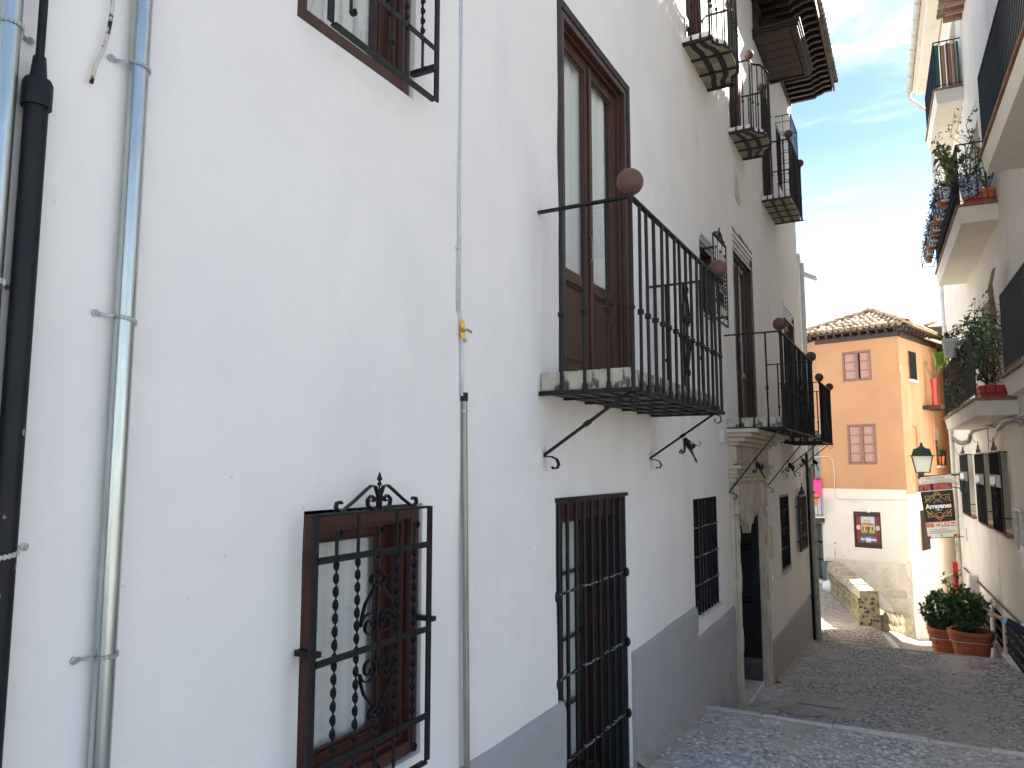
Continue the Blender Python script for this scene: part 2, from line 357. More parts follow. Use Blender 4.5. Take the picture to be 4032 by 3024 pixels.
def glass(name, tint, ior):
    m = bpy.data.materials.new(name); m.use_nodes = True; nd, lk = m.node_tree.nodes, m.node_tree.links; nd.clear()
    o = nd.new('ShaderNodeOutputMaterial'); mx = nd.new('ShaderNodeMixShader'); t = nd.new('ShaderNodeBsdfTransparent'); g = nd.new('ShaderNodeBsdfGlossy'); fz = nd.new('ShaderNodeMath'); lw = nd.new('ShaderNodeLayerWeight'); pw = nd.new('ShaderNodeMath')
    t.inputs[0].default_value = (*tint, 1); g.inputs['Roughness'].default_value = .02; lw.inputs[0].default_value = .5; pw.operation = 'POWER'; pw.inputs[1].default_value = 4.5; lk.new(lw.outputs['Facing'], pw.inputs[0]); fz.operation = 'MULTIPLY_ADD'; fz.inputs[1].default_value = 1 - ior; fz.inputs[2].default_value = ior; lk.new(pw.outputs[0], fz.inputs[0])
    tcn = nd.new('ShaderNodeTexCoord'); nn = nd.new('ShaderNodeTexNoise'); nn.inputs['Scale'].default_value = 2.5; lk.new(tcn.outputs['Object'], nn.inputs['Vector'])
    bp = nd.new('ShaderNodeBump'); bp.inputs['Strength'].default_value = .04; bp.inputs['Distance'].default_value = .02; lk.new(nn.outputs[0], bp.inputs['Height']); lk.new(bp.outputs[0], g.inputs['Normal'])
    lk.new(fz.outputs[0], mx.inputs[0]); lk.new(t.outputs[0], mx.inputs[1]); lk.new(g.outputs[0], mx.inputs[2]); lk.new(mx.outputs[0], o.inputs[0]); M[name] = m
glass('window_glass', (.92, .94, .93), .10)

# ------------------------------------------------------------------ facade builders
def wall(name, fr, s0, s1, z0, z1, holes, mat, parent, amp=.006, step=.3, depth_end=.4, label=None):
    """plaster sheet with openings (s0, s1, z0, z1, depth); faces turn into the openings"""
    def lines(a, b, cuts):
        L = sorted(set([a, b] + [c for c in cuts if a < c < b])); out = []
        for p, q in zip(L, L[1:]):
            k = max(1, int(math.ceil((q - p) / step))); out += [p + (q - p) * i / k for i in range(k)]
        return out + [b]
    S = lines(s0, s1, [h[i] for h in holes for i in (0, 1)]); Z = lines(z0, z1, [h[i] for h in holes for i in (2, 3)])
    def dsp(s, z):
        p = Vector((s * .8, z * .8, 3.7)); return amp * (noise.noise(p) + .5 * noise.noise(p * 3.1))
    mb = MB(); idx = {}
    def vid(i, j):
        if (i, j) not in idx:
            idx[(i, j)] = len(mb.v); mb.v.append(tuple(fr.P(S[i], dsp(S[i], Z[j]), Z[j])))
        return idx[(i, j)]
    e = 1e-5
    for i in range(len(S) - 1):
        for j in range(len(Z) - 1):
            a, b = (S[i] + S[i + 1]) / 2, (Z[j] + Z[j + 1]) / 2
            if any(h[0] < a < h[1] and h[2] < b < h[3] for h in holes): continue
            mb.f.append((vid(i, j), vid(i + 1, j), vid(i + 1, j + 1), vid(i, j + 1)))
    for h in holes:
        ss = [s for s in S if h[0] - e <= s <= h[1] + e]; zs = [z for z in Z if h[2] - e <= z <= h[3] + e]
        for pts in ([(s, h[2]) for s in ss], [(s, h[3]) for s in ss], [(h[0], z) for z in zs], [(h[1], z) for z in zs]):
            n = len(pts); mb.add([fr.P(s, dsp(s, z), z) for s, z in pts] + [fr.P(s, -h[4], z) for s, z in pts], [(k, k + 1, n + k + 1, n + k) for k in range(n - 1)])
    for s in (s0, s1): mb.add([fr.P(s, 0, z0), fr.P(s, -depth_end, z0), fr.P(s, -depth_end, z1), fr.P(s, 0, z1)], [(0, 1, 2, 3)])
    mb.add([fr.P(s0, 0, z1), fr.P(s1, 0, z1), fr.P(s1, -depth_end, z1), fr.P(s0, -depth_end, z1)], [(0, 1, 2, 3)])
    return mk(name, mb, mat, parent, label=label, smooth=True, angle=35)
def curtain(fr, parent, s0, s1, z0, z1, t, waves=6, amp=.02, name='curtain'):
    mb = MB(); n = int(waves * 6)
    pts = [(s0 + (s1 - s0) * i / n, t + amp * sin(2 * pi * waves * i / n) + amp * .5 * sin(2 * pi * waves * .37 * i / n)) for i in range(n + 1)]
    mb.add([fr.P(s, q, z0) for s, q in pts] + [fr.P(s, q, z1) for s, q in pts], [(i, i + 1, n + 2 + i, n + 1 + i) for i in range(n)])
    return mk(name, mb, 'curtain', parent, smooth=True)
def pane(fr, parent, s0, s1, z0, z1, t):
    return mk('pane', MB().quad(fr.P(s0, t, z0), fr.P(s1, t, z0), fr.P(s1, t, z1), fr.P(s0, t, z1)), 'window_glass', parent)
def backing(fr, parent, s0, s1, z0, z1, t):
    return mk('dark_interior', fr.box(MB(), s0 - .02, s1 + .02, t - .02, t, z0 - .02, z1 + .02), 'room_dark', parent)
def wood_window(fr, parent, s0, s1, z0, z1, depth=.15, mat='red_wood', leaves=1, muntin=0, label=None, gap=.015, cur=True, trim=.06, sash=.07, name='window'):
    """box frame in the opening with casements set back"""
    mb = MB(); a, b, c, d = s0 + gap, s1 - gap, z0 + gap, z1 - gap
    fr.ring(mb, a, b, -.05, -.012, c, d, trim)
    fr.ring(mb, a + trim * .55, b - trim * .55, -.075, -.052, c + trim * .55, d - trim * .55, trim * .8)
    fr.ring(mb, a + trim * .9, b - trim * .9, -depth, -.077, c + trim * .9, d - trim * .9, .03)
    w = mk(name, mb, mat, parent, bev=.004, label=label)
    i0, i1, j0, j1 = a + trim, b - trim, c + trim, d - trim
    for k in range(leaves):
        p, q = i0 + (i1 - i0) * k / leaves + .003, i0 + (i1 - i0) * (k + 1) / leaves - .003
        m = fr.ring(MB(), p, q, -depth - .035, -depth + .012, j0, j1, sash)
        fr.ring(m, p + sash, q - sash, -depth - .02, -depth + .002, j0 + sash, j1 - sash, .014)
        for r in range(muntin):
            z = j0 + (j1 - j0) * (r + 1) / (muntin + 1); fr.box(m, p + sash, q - sash, -depth - .03, -depth + .006, z - .011, z + .011)
        mk('casement', m, mat, w, bev=.004)
        pane(fr, w, p + sash - .004, q - sash + .004, j0 + sash - .004, j1 - sash + .004, -depth - .012)
    if cur: curtain(fr, w, i0, i1, j0, j1, -depth - .06, amp=.012, waves=max(4, (i1 - i0) * 9))
    backing(fr, w, s0, s1, z0, z1, -depth - .42)
    return w
def balcony_door(fr, parent, s0, s1, z0, z1, depth=.10, mat='brown_wood', label=None, dark=.07, box_top=0, split=.30):
    """pair of glazed leaves with panels below, in a moulded frame inside a dark raw edge"""
    mb = MB(); fr.ring(mb, s0 - .004, s1 + .004, -.06, .004, z0, z1 + .004, dark, wb=0, wt=dark)
    w = mk('balcony_door', mb, 'dark_trim' if dark > .03 else mat, parent, label=label)
    a, b, c, d = s0 + dark, s1 - dark, z0, z1 - dark - box_top
    if box_top:
        m = MB()
        for k in range(4): fr.box(m, a, b, -.09 + .012 * k, -.05 + .02 * k, d + box_top * k / 4 + .006, d + box_top * (k + 1) / 4)
        mk('shutter_box', m, 'white_frame', w)
    m = MB()
    fr.ring(m, a, b, -.05, -.004, c, d, .055, wb=0); fr.ring(m, a + .03, b - .03, -.085, -.052, c, d - .03, .055, wb=0); fr.ring(m, a + .06, b - .06, -depth + .003, -.087, c, d - .06, .04, wb=.05)
    mk('frame', m, mat, w, bev=.004)
    i0, i1, j0, j1 = a + .1, b - .1, c + .05, d - .1; mid = (i0 + i1) / 2
    for k, (p, q) in enumerate(((i0, mid - .003), (mid + .003, i1))):
        zc = j0 + (j1 - j0) * split; st = .075
        m = fr.ring(MB(), p, q, -depth - .04, -depth + .012, j0, j1, st, wb=.11)
        fr.box(m, p + st, q - st, -depth - .04, -depth + .012, zc - .045, zc + .045)
        fr.ring(m, p + st, q - st, -depth - .02, -depth + .0, zc + .045, j1 - st, .015); fr.ring(m, p + st, q - st, -depth - .02, -depth + .0, j0 + .11, zc - .045, .02)
        mk('leaf', m, mat, w, bev=.004)
        m = MB(); fr.box(m, p + st + .02, q - st - .02, -depth - .03, -depth - .012, j0 + .13, zc - .065); fr.box(m, p + st + .06, q - st - .06, -depth - .012, -depth - .003, j0 + .17, zc - .105)
        mk('panel', m, mat, w, bev=.006)
        pane(fr, w, p + st - .003, q - st + .003, zc + .04, j1 - st + .003, -depth - .012)
    m = MB(); fr.box(m, mid - .02, mid + .02, -depth + .013, -depth + .03, j0, j1); mk('centre_post', m, mat, w, bev=.005)
    m = MB(); m.tube([fr.P(mid - .035, -depth + .02, z0 + 1.05), fr.P(mid - .04, -depth + .055, z0 + 1.1), fr.P(mid - .04, -depth + .055, z0 + 1.25), fr.P(mid - .035, -depth + .02, z0 + 1.3)], .006, 6); mk('handle', m, 'zinc_strap', w, smooth=True)
    curtain(fr, w, i0, i1, j0, j1, -depth - .07, waves=7)
    m = fr.box(MB(), a, b, -depth - .05, -.02, z0 - .03, z0 + .02); mk('threshold', m, 'white_frame', w)
    backing(fr, w, s0, s1, z0, z1, -depth - .5)
    return w
def spiral(cs, cz, r0, r1, a0, a1, n=16):
    return [(cs + (r0 + (r1 - r0) * i / n) * cos(a0 + (a1 - a0) * i / n), cz + (r0 + (r1 - r0) * i / n) * sin(a0 + (a1 - a0) * i / n)) for i in range(n + 1)]
def flat(fr, mb, pts, t, w=.016, th=.006): return mb.strap([fr.P(s, t, z) for s, z in pts], fr.out, w, th)
def lyre(fr, mb, c, zj, sg, h, t, k=1.0):
    """pair of scrolls: loops at zj, arms meeting h further on (sg = up or down), small curls at the tip"""
    for m in (-1, 1):
        f = lambda q: [(c + m * x * k, zj + sg * y * k) for x, y in q]
        loop = spiral(.055, .078, .016, .058, 3 * pi, -.15 * pi + pi * .18, 22)
        arm = [(.108, .12), (.085, .175), (.045, h - .07), (.014, h - .035)]
        tip = spiral(.027, h - .012, .028, .012, -2.2, 2.6, 12)
        flat(fr, mb, f(loop + arm), t); flat(fr, mb, f(tip), t, .022)
def crown(fr, parent, c, z, w, h, t, mat='black_iron'):
    mb = MB()
    for m in (-1, 1):
        f = lambda q: [(c + m * x * w, z + y * h) for x, y in q]
        flat(fr, mb, f(spiral(.16, .30, .06, .15, 3.4 * pi, 1.5 * pi, 18) [0:0] + [(.04, .03), (.16, .02), (.27, .14), (.28, .33), (.2, .45), (.12, .38), (.14, .26), (.2, .28)]), t, .02)
        flat(fr, mb, f([(.02, .05), (.03, .45), (.1, .74), (.2, .78), (.34, .62), (.6, .30), (.84, .04), (.93, .02), (.99, .16), (.97, .3), (.9, .33), (.87, .25)]), t, .02)
    mb.lathe([(.004, 0), (.004, h * .75), (.012, h * .8), (.005, h * .9), (.013, h * .98), (.002, h * 1.2)], fr.P(c, t, z), 8)
    return mk('crown', mb, mat, parent, bev=0)
def ornate_grille(fr, win, s0, s1, zt, zb, z1, zm, z3, t, tw=7, has_crown=True, br=()):
    """scrolled window grille standing off the wall; every bar is its own piece of the window"""
    P = fr.P
    for s in (s0, s1):
        m = fr.box(MB(), s - .017, s + .017, t - .006, t + .006, zb, zt); mk('grille_post', m, 'black_iron', win, bev=.002)
    for z in (zt, zb):
        m = fr.box(MB(), s0 + .018, s1 - .018, t - .016, t + .016, z - .008, z + .003); mk('grille_bar', m, 'black_iron', win)
    for z in (z1, zm, z3):
        m = fr.box(MB(), s0 + .012, s1 - .012, t + .008, t + .013, z - .014, z + .014)
        for k in range(5):
            s = s0 + (s1 - s0) * (k + .93) / 5.86; m.ball(P(s, t + .014, z), .006, 6, 4)
        mk('grille_bar', m, 'black_iron', win)
    for k in range(5):
        s = s0 + (s1 - s0) * (k + .93) / 5.86; m = MB()
        up = zt - .01 if k in (1, 3) else z1 + (zt - z1) * .55; dn = zb if k in (1, 3) else z3 - (z3 - zb) * .55
        mid = zm + (z1 - zm) * .2
        m.box
        for lo, hi in ((z3, zm), (zm, z1)):
            if k == 2:
                g = (.25 if lo == zm else .25); q0, q1 = (lo, hi - (hi - lo) * .35) if lo == zm else (lo + (hi - lo) * .35, hi)
                m.bar(P(s, t, q0), P(s, t, q1), .012, .012, fr.out)
                if lo == zm: m.twist(P(s, t, q1), P(s, t, hi), .024, .005, 1)
                else: m.twist(P(s, t, lo), P(s, t, q0), .024, .005, 1)
            else: m.twist(P(s, t, lo), P(s, t, hi), .026, .005, (hi - lo) / .105)
        m.bar(P(s, t, z1), P(s, t, up), .016, .006, fr.out); m.bar(P(s, t, dn), P(s, t, z3), .016, .006, fr.out)
        if k in (0, 2, 4):
            flat(fr, m, [(s + .014 + .016 * cos(a), up + .016 * sin(a)) for a in [pi - i * .5 for i in range(10)]], t, .018, .005)
            flat(fr, m, [(s + .014 + .016 * cos(a), dn + .016 * sin(a)) for a in [pi + i * .5 for i in range(10)]], t, .018, .005)
        mk('twisted_bar', m, 'black_iron', win)
    c = (s0 + s1) / 2; m = MB(); lyre(fr, m, c, zm + .012, 1, (z1 - zm) * .72, t + .004, 1.0); lyre(fr, m, c, zm - .012, -1, (zm - z3) * .72, t + .004, 1.0)
    mk('scrollwork', m, 'black_iron', win)
    if has_crown: crown(fr, win, c, zt + .004, (s1 - s0) * .36, .135, t)
    for s, z in br:
        m = fr.box(MB(), s - .018, s + .018, 0, t + .008, z - .011, z + .011); mk('wall_lug', m, 'black_iron', win)
def bar_grille(fr, win, s0, s1, z0, z1, t, n, hz, r=.009, mat='black_iron', hmat='worn_iron', wav=.006):
    """plain upright bars through flat cross bars"""
    base = None
    for k in range(n):
        s = s0 + (s1 - s0) * (k + .5) / n
        if base is None:
            m = MB(); m.tube([fr.P(s, t, z0), fr.P(s, t, z1)], r, 6); base = mk('bar', m, mat, win, smooth=True, angle=60); b0 = s
        else: again(base, WORLD_AT[base.name] + fr.al * (s - b0))
    for z in hz:
        pts = []
        for k in range(2 * n + 1):
            s = s0 - .02 + (s1 - s0 + .04) * k / (2 * n); pts.append(fr.P(s, t + .004, z + (wav if k % 2 else -wav)))
        m = MB().strap(pts, fr.out, .026, .010); mk('cross_bar', m, hmat, win)

# ------------------------------------------------------------------ white house on the left
LW = Fr((-2.2, 0), 0, 1)
house = thing('white_house', (-2.2, 9, 1.2), 'long white plastered house with iron balconies, barred windows and grey dado', 'house')
HOLES = dict(A=(2.18, 3.01, 6.885, 8.5, .6), B=(2.315, 3.15, 3.62, 4.82, .6), D1=(4.82, 6.42, 5.60, 8.545, .7), W2=(4.74, 6.15, 2.52, 4.765, .75), W3=(8.33, 9.53, 3.355, 4.64, .6),
             G=(8.92, 9.66, 6.83, 7.78, .6), D2=(10.86, 12.36, 5.62, 8.45, .7), D3=(15.58, 17.06, 5.58, 8.31, .7), P=(10.40, 12.15, 1.0, 4.62, 1.15),
             W4=(14.22, 15.28, 3.13, 4.49, .5), W5=(16.22, 17.2, 3.36, 4.38, .5), U1=(8.52, 9.48, 10.1, 12.3, .6), U2=(10.98, 11.86, 10.02, 12.2, .6), U3=(13.75, 14.78, 9.85, 12.1, .6), U4=(15.6, 16.35, 10.75, 12.1, .5))
wall('wall', LW, -6, 18.05, .3, 13.5, list(HOLES.values()), 'white_plaster', house, amp=.012, step=.26)
m = MB(); LW.box(m, -5.9, 17.95, -9, -1.2, .3, 13.4); mk('body', m, 'white_plaster', house)
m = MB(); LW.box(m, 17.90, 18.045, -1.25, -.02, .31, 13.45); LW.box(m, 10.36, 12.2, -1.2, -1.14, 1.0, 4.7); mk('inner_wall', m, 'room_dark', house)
# grey dado with a rounded top, in stretches between the openings
def dado(s0, s1, zt0, zt1, zb, t=.035):
    prof = [(0, -.005), (t, -.005), (t, -.06)]
    mb = MB(); n = max(2, int((s1 - s0) / .22)); ring = []
    for i in range(n + 1):
        s = s0 + (s1 - s0) * i / n; zt = zt0 + (zt1 - zt0) * i / n + .008 * noise.noise(Vector((s * 1.3, 2, 5)))
        e = .006 * noise.noise(Vector((s * 2, 7, 1)))
        ring.append([LW.P(s, tt + (e if tt > 0 else 0), z) for tt, z in ((-.01, zt), (t * .45, zt - .006), (t * .85, zt - .03), (t, zt - .07), (t, zb), (-.01, zb))])
    vs = [p for r in ring for p in r]; k = 6
    fs = [(i * k + j, i * k + j + 1, (i + 1) * k + j + 1, (i + 1) * k + j) for i in range(n) for j in range(k - 1)] + [tuple(range(k)), tuple(range(n * k + k - 1, n * k - 1, -1))]
    mb.add(vs, fs); return mk('dado', mb, 'grey_dado', house, smooth=True, angle=50)
dado(-6, 4.80, 3.43, 3.43, .8); dado(6.22, 8.285, 3.45, 3.50, .8); dado(8.29, 10.18, 3.15, 3.205, .8); dado(12.64, 18.03, 2.2, 2.23, .8)

# window with the scrolled grille low on the wall
wB = wood_window(LW, house, *HOLES['B'][:4], depth=.16, label='red-brown window behind a scrolled iron grille with twisted bars')
ornate_grille(LW, wB, 2.275, 3.065, 4.81, 3.63, 4.63, 4.235, 3.84, .10, br=((2.30, 4.27), (3.10, 4.27)))
for s in (2.30, 3.10): pass
wA = wood_window(LW, house, *HOLES['A'][:4], depth=.12, mat='brown_wood', label='brown window high up behind a grille standing off the wall')
m = LW.box(MB(), 2.19, 3.0, -.5, -.02, 6.887, 6.893); mk('sill_mortar', m, 'raw_mortar', wA)
ornate_grille(LW, wA, 2.235, 3.02, 8.4, 6.85, 8.0, 7.6, 7.115, .14, br=((2.60, 8.0), (3.0, 7.02)))
# raw plaster patches round the openings of the two grilles
# glazed balcony doors
d1 = balcony_door(LW, house, *HOLES['D1'][:4], label='tall brown glazed balcony door with dark raw edge')
d2 = balcony_door(LW, house, *HOLES['D2'][:4], label='brown balcony door under white shutter slats, above the stone doorway', dark=.02, box_top=.22)
d3 = balcony_door(LW, house, *HOLES['D3'][:4], label='brown balcony door nearest the house corner', dark=.02, box_top=.22)
m = MB()
for k in range(14):
    s = 10.86 + 1.5 * (k + random.uniform(.1, .9)) / 14; LW.box(m, s - .06, s + .06, -.02, .006 + random.uniform(0, .008), 8.45, 8.45 + random.uniform(.02, .06))
mk('broken_plaster_edge', m, 'raw_mortar', d2)
# floor-length barred window
LWb = Fr((-2.38, 0), 0, 1)
w2 = wood_window(LWb, house, *HOLES['W2'][:4], depth=.14, leaves=2, muntin=3, mat='shaded_wood', label='floor-length window behind plain upright iron bars', gap=.02, trim=.08)
m = LW.ring(MB(), 4.742, 6.148, -.19, -.006, 2.53, 4.763, .02); mk('dark_reveal', m, 'dark_trim', w2)
m = LW.box(MB(), 4.77, 6.12, -.19, -.06, 4.60, 4.74); mk('lintel', m, 'shaded_wood', w2, bev=.004)
m = LW.box(MB(), 4.73, 6.16, -.28, .03, 2.40, 2.545); mk('sill', m, 'grey_dado', w2, bev=.01)
bar_grille(LW, w2, 4.76, 6.14, 2.52, 4.77, -.03, 9, (2.98, 3.55, 4.12), r=.0155)
m = LW.box(MB(), 4.73, 6.17, -.05, .012, 4.755, 4.785); mk('top_bar', m, 'black_iron', w2)
for s in (4.745, 6.135):
    for z in (2.98, 3.55, 4.12):
        m = MB().ball(LW.P(s, .0, z), .026, 8, 6, (1, 1, 1.5)); mk('bar_end', m, 'black_iron', w2, smooth=True)
# dark barred window beside the doorway
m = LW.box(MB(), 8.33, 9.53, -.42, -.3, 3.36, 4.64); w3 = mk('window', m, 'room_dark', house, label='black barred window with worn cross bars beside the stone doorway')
m = LW.box(MB(), 8.31, 9.55, -.3, .012, 3.32, 3.36); mk('sill', m, 'kerb_stone', w3)
m = LW.ring(MB(), 8.335, 9.525, -.30, -.26, 3.365, 4.635, .07); mk('frame', m, 'dark_trim', w3)
bar_grille(LW, w3, 8.36, 9.50, 3.36, 4.64, -.02, 8, (3.69, 4.0, 4.32), r=.017)
# small upper window with a grille held well off the wall
wG = wood_window(LW, house, *HOLES['G'][:4], depth=.12, mat='red_wood', label='small brown window behind a crowned grille on long lugs')
m = MB()
for k in range(3): LW.box(m, 8.93, 9.65, -.04 + .012 * k, .004 + .012 * k, 7.79 + .02 * k, 7.807 + .02 * k)
mk('head_slats', m, 'white_frame', wG)
ornate_grille(LW, wG, 8.92, 9.62, 7.82, 6.77, 7.5, 7.2, 6.98, .17, br=((8.93, 7.64), (9.6, 6.9)))
# two grilles past the doorway
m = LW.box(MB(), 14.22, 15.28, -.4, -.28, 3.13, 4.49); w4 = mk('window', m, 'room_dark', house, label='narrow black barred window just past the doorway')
m = LW.box(MB(), 14.2, 15.3, -.28, .02, 3.06, 3.14); mk('sill', m, 'stone_portal', w4, bev=.008)
m = LW.ring(MB(), 14.225, 15.275, -.16, .006, 3.14, 4.485, .035); mk('frame', m, 'black_iron', w4)
bar_grille(LW, w4, 14.26, 15.24, 3.14, 4.48, -.05, 7, (3.5, 3.85, 4.2), r=.012, hmat='black_iron')
m = MB()
for z in (3.68, 4.02): lyre(LW, m, 14.75, z, 1, .24, -.03, 1.5)
mk('scrollwork', m, 'black_iron', w4)
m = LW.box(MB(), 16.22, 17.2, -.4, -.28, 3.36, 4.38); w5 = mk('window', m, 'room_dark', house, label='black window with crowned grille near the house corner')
m = LW.ring(MB(), 16.16, 17.24, .05, .085, 3.30, 4.42, .035); mk('frame', m, 'black_iron', w5)
bar_grille(LW, w5, 16.2, 17.2, 3.3, 4.42, .065, 8, (3.6, 3.86, 4.12), r=.014, hmat='black_iron')
crown(LW, w5, 16.7, 4.42, .4, .22, .065)
for s in (16.2, 17.2):
    for z in (3.5, 4.2): m = LW.box(MB(), s - .012, s + .012, 0, .05, z - .012, z + .012); mk('wall_lug', m, 'black_iron', w5)
m = MB()
for z in (3.62, 3.9): lyre(LW, m, 16.7, z, 1, .2, .09, 1.4)
mk('scrollwork', m, 'black_iron', w5)
# upper doors
for k, lab in (('U1', 'brown upper door behind the first bow-fronted balcony'), ('U2', 'brown upper door behind the second bow-fronted balcony'), ('U3', 'brown upper door behind the square upper balcony')):
    balcony_door(LW, house, *HOLES[k][:4], label=lab, dark=.02, depth=.14)
u4 = wood_window(LW, house, *HOLES['U4'][:4], depth=.12, leaves=2, label='upper window inside a projecting square-mesh cage')
m = MB(); q0, q1, t1, za, zb = 15.5, 16.45, .30, 10.72, 12.14
for z in (za, zb): m.bar(LW.P(q0, 0, z), LW.P(q0, t1, z), .016, .016); m.bar(LW.P(q1, 0, z), LW.P(q1, t1, z), .016, .016); m.bar(LW.P(q0, t1, z), LW.P(q1, t1, z), .016, .016)
for s in (q0, q1): m.bar(LW.P(s, t1, za), LW.P(s, t1, zb), .018, .018)
mk('cage_frame', m, 'black_iron', u4)
for k in range(6):
    z = za + (zb - za) * (k + .8) / 6.4
    m = MB(); m.bar(LW.P(q0, 0, z), LW.P(q0, t1, z), .009, .009); m.bar(LW.P(q0, t1, z), LW.P(q1, t1, z), .009, .009); m.bar(LW.P(q1, t1, z), LW.P(q1, 0, z), .009, .009); mk('cage_bar', m, 'black_iron', u4)
for k in range(9):
    s = q0 + (q1 - q0) * (k + .5) / 9; m = MB().bar(LW.P(s, t1, za), LW.P(s, t1, zb), .009, .009, (1, 0, 0)); mk('cage_bar', m, 'black_iron', u4)
for s in (q0, q1): m = MB().bar(LW.P(s, t1 * .5, za), LW.P(s, t1 * .5, zb), .009, .009, (1, 0, 0)); mk('cage_bar', m, 'black_iron', u4)
# bare stone left in the plaster high up
pts = [(11.17, 9.05), (11.12, 9.25), (11.14, 9.45), (11.2, 9.49), (11.36, 9.42), (11.45, 9.28), (11.52, 9.06), (11.46, 8.98), (11.3, 9.0)]
m = MB().prism([LW.P(s, -.02, z) for s, z in pts], [LW.P(s, .014, z) for s, z in pts]); mk('bare_stone', m, 'stone_portal', house, label='bare patch of old stone left in the white plaster', bev=.006)
m = LW.box(MB(), 9.68, 9.86, .0, .06, 5.3, 5.47); mk('junction_box', m, 'white_conduit', house, bev=.008)
m = LW.box(MB(), 9.35, 10.02, .03, .046, 2.02, 3.0)
mk('meter_door', m, 'grey_dado', house, bev=.004, label='grey metal cupboard door set in the dado')
m = LW.box(MB(), 9.72, 9.79, .046, .05, 2.4, 2.47); mk('warning_sticker', m, 'brass', house)
for z in (2.25, 2.72):
    m = MB()
    for k in range(3): m.ball(LW.P(9.65, .047, z + .05 * k), .016, 8, 5, (.4, 1, 1))
    mk('vent_holes', m, 'white_conduit', house)
m = LW.box(MB(), 13.0, 13.22, .0, .03, 3.5, 4.02); mk('stone_plaque', m, 'stone_portal', house, bev=.006)
m = MB()
for k in range(4): LW.box(m, 13.03, 13.2, .0, .018, 2.98 + .09 * k, 3.05 + .09 * k)
mk('entry_panel', m, 'zinc_strap', house)

# ------------------------------------------------------------------ carved stone doorway
portal = LW.box(MB(), 10.40, 10.43, -1.1, -.08, 1.2, 4.7)
portal = mk('doorway', MB().add(portal.v, portal.f), 'stone_portal', house, label='carved stone doorway with scalloped lintel and heavy cornice')
def pilaster(s0, s1, zb):
    m = LW.box(MB(), s0, s1, -.004, .05, zb + .42, 4.36); LW.ring(m, s0 + .05, s1 - .05, .05, .075, zb + .5, 4.3, .04)
    c = (s0 + s1) / 2; h = .07
    for z, dz in ((2.75, .24), (3.55, .28), (4.1, .16)):
        p = [(c - h, z), (c, z - dz), (c + h, z), (c, z + dz)]; m.prism([LW.P(s, .05, q) for s, q in p], [LW.P(c + (s - c) * .7, .095, z + (q - z) * .7) for s, q in p])
    LW.box(m, s0 - .05, s1 + .05, -.004, .11, zb, zb + .34); LW.box(m, s0 - .03, s1 + .03, -.004, .085, zb + .34, zb + .42)
    return mk('jamb', m, 'stone_portal', portal, bev=.008)
pilaster(10.18, 10.43, 1.42); pilaster(12.13, 12.58, 1.2)
# scalloped lintel
top, c = 4.80, 11.28
prof = [(10.64, 4.30), (10.74, 4.30), (10.78, 4.36), (10.90, 4.37), (10.95, 4.30), (11.02, 4.26), (11.10, 4.33), (11.18, 4.27), (11.28, 4.17), (11.36, 4.22), (11.45, 4.14), (11.53, 4.05)]
prof = [(10.42 + (s - 10.64) * .966, z) for s, z in prof]
prof += [(2 * c - s, z) for s, z in reversed(prof[:-1])]
m = MB()
for (a, za), (b, zb) in zip(prof, prof[1:]):
    m.hexa([LW.P(a, -.07, za), LW.P(b, -.07, zb), LW.P(b, .04, zb), LW.P(a, .04, za), LW.P(a, -.07, top), LW.P(b, -.07, top), LW.P(b, .04, top), LW.P(a, .04, top)])
mk('lintel', m, 'stone_portal', portal)
m = LW.ring(MB(), 10.67, 11.89, .04, .075, 4.42, 4.76, .035); LW.ring(m, 10.22, 10.40, .05, .09, 4.38, 4.76, .03); LW.ring(m, 12.18, 12.52, .05, .09, 4.38, 4.76, .03)
LW.box(m, 10.19, 10.42, 0, .05, 4.36, 4.8); LW.box(m, 12.14, 12.57, 0, .05, 4.36, 4.8); mk('lintel_panel', m, 'stone_portal', portal, bev=.006)
for z0, z1, t, e in ((4.80, 4.86, .10, .02), (4.86, 4.90, .14, .05), (4.90, 4.97, .12, .03), (4.97, 5.02, .17, .07)):
    m = LW.box(MB(), 10.16 - e, 12.6 + e, -.1, t, z0 + .001, z1); mk('moulding', m, 'stone_portal', portal, bev=.01)
m = LW.box(MB(), 10.16, 12.6, -.1, .07, 5.02, 5.28)
for s in (10.18, 12.2): LW.box(m, s - .02, s + .38, .07, .11, 5.04, 5.27)
mk('frieze', m, 'stone_portal', portal, bev=.008)
for z0, z1, t, e in ((5.28, 5.33, .16, .04), (5.33, 5.39, .24, .08), (5.39, 5.44, .33, .14), (5.44, 5.495, .42, .18)):
    m = LW.box(MB(), 10.16 - e, 12.6 + e, -.05, t, z0 + .001, z1); mk('cornice', m, 'stone_portal', portal, bev=.014)
# dark door leaf folded against the far side, stone step and threshold
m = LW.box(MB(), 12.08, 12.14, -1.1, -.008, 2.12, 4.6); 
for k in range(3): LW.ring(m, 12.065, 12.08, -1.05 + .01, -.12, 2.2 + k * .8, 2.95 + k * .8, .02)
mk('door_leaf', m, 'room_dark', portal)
m = LW.box(MB(), 12.05, 12.14, -1.1, -.008, 1.2, 2.05); LW.box(m, 12.03, 12.14, -1.1, -.006, 2.05, 2.12); mk('door_base', m, 'river_stone', portal, bev=.008)
m = LW.box(MB(), 10.42, 12.14, -1.1, .02, 1.2, 1.80); LW.box(m, 10.48, 12.05, .02, .30, 1.2, 1.73); mk('threshold', m, 'kerb_stone', portal, bev=.012)

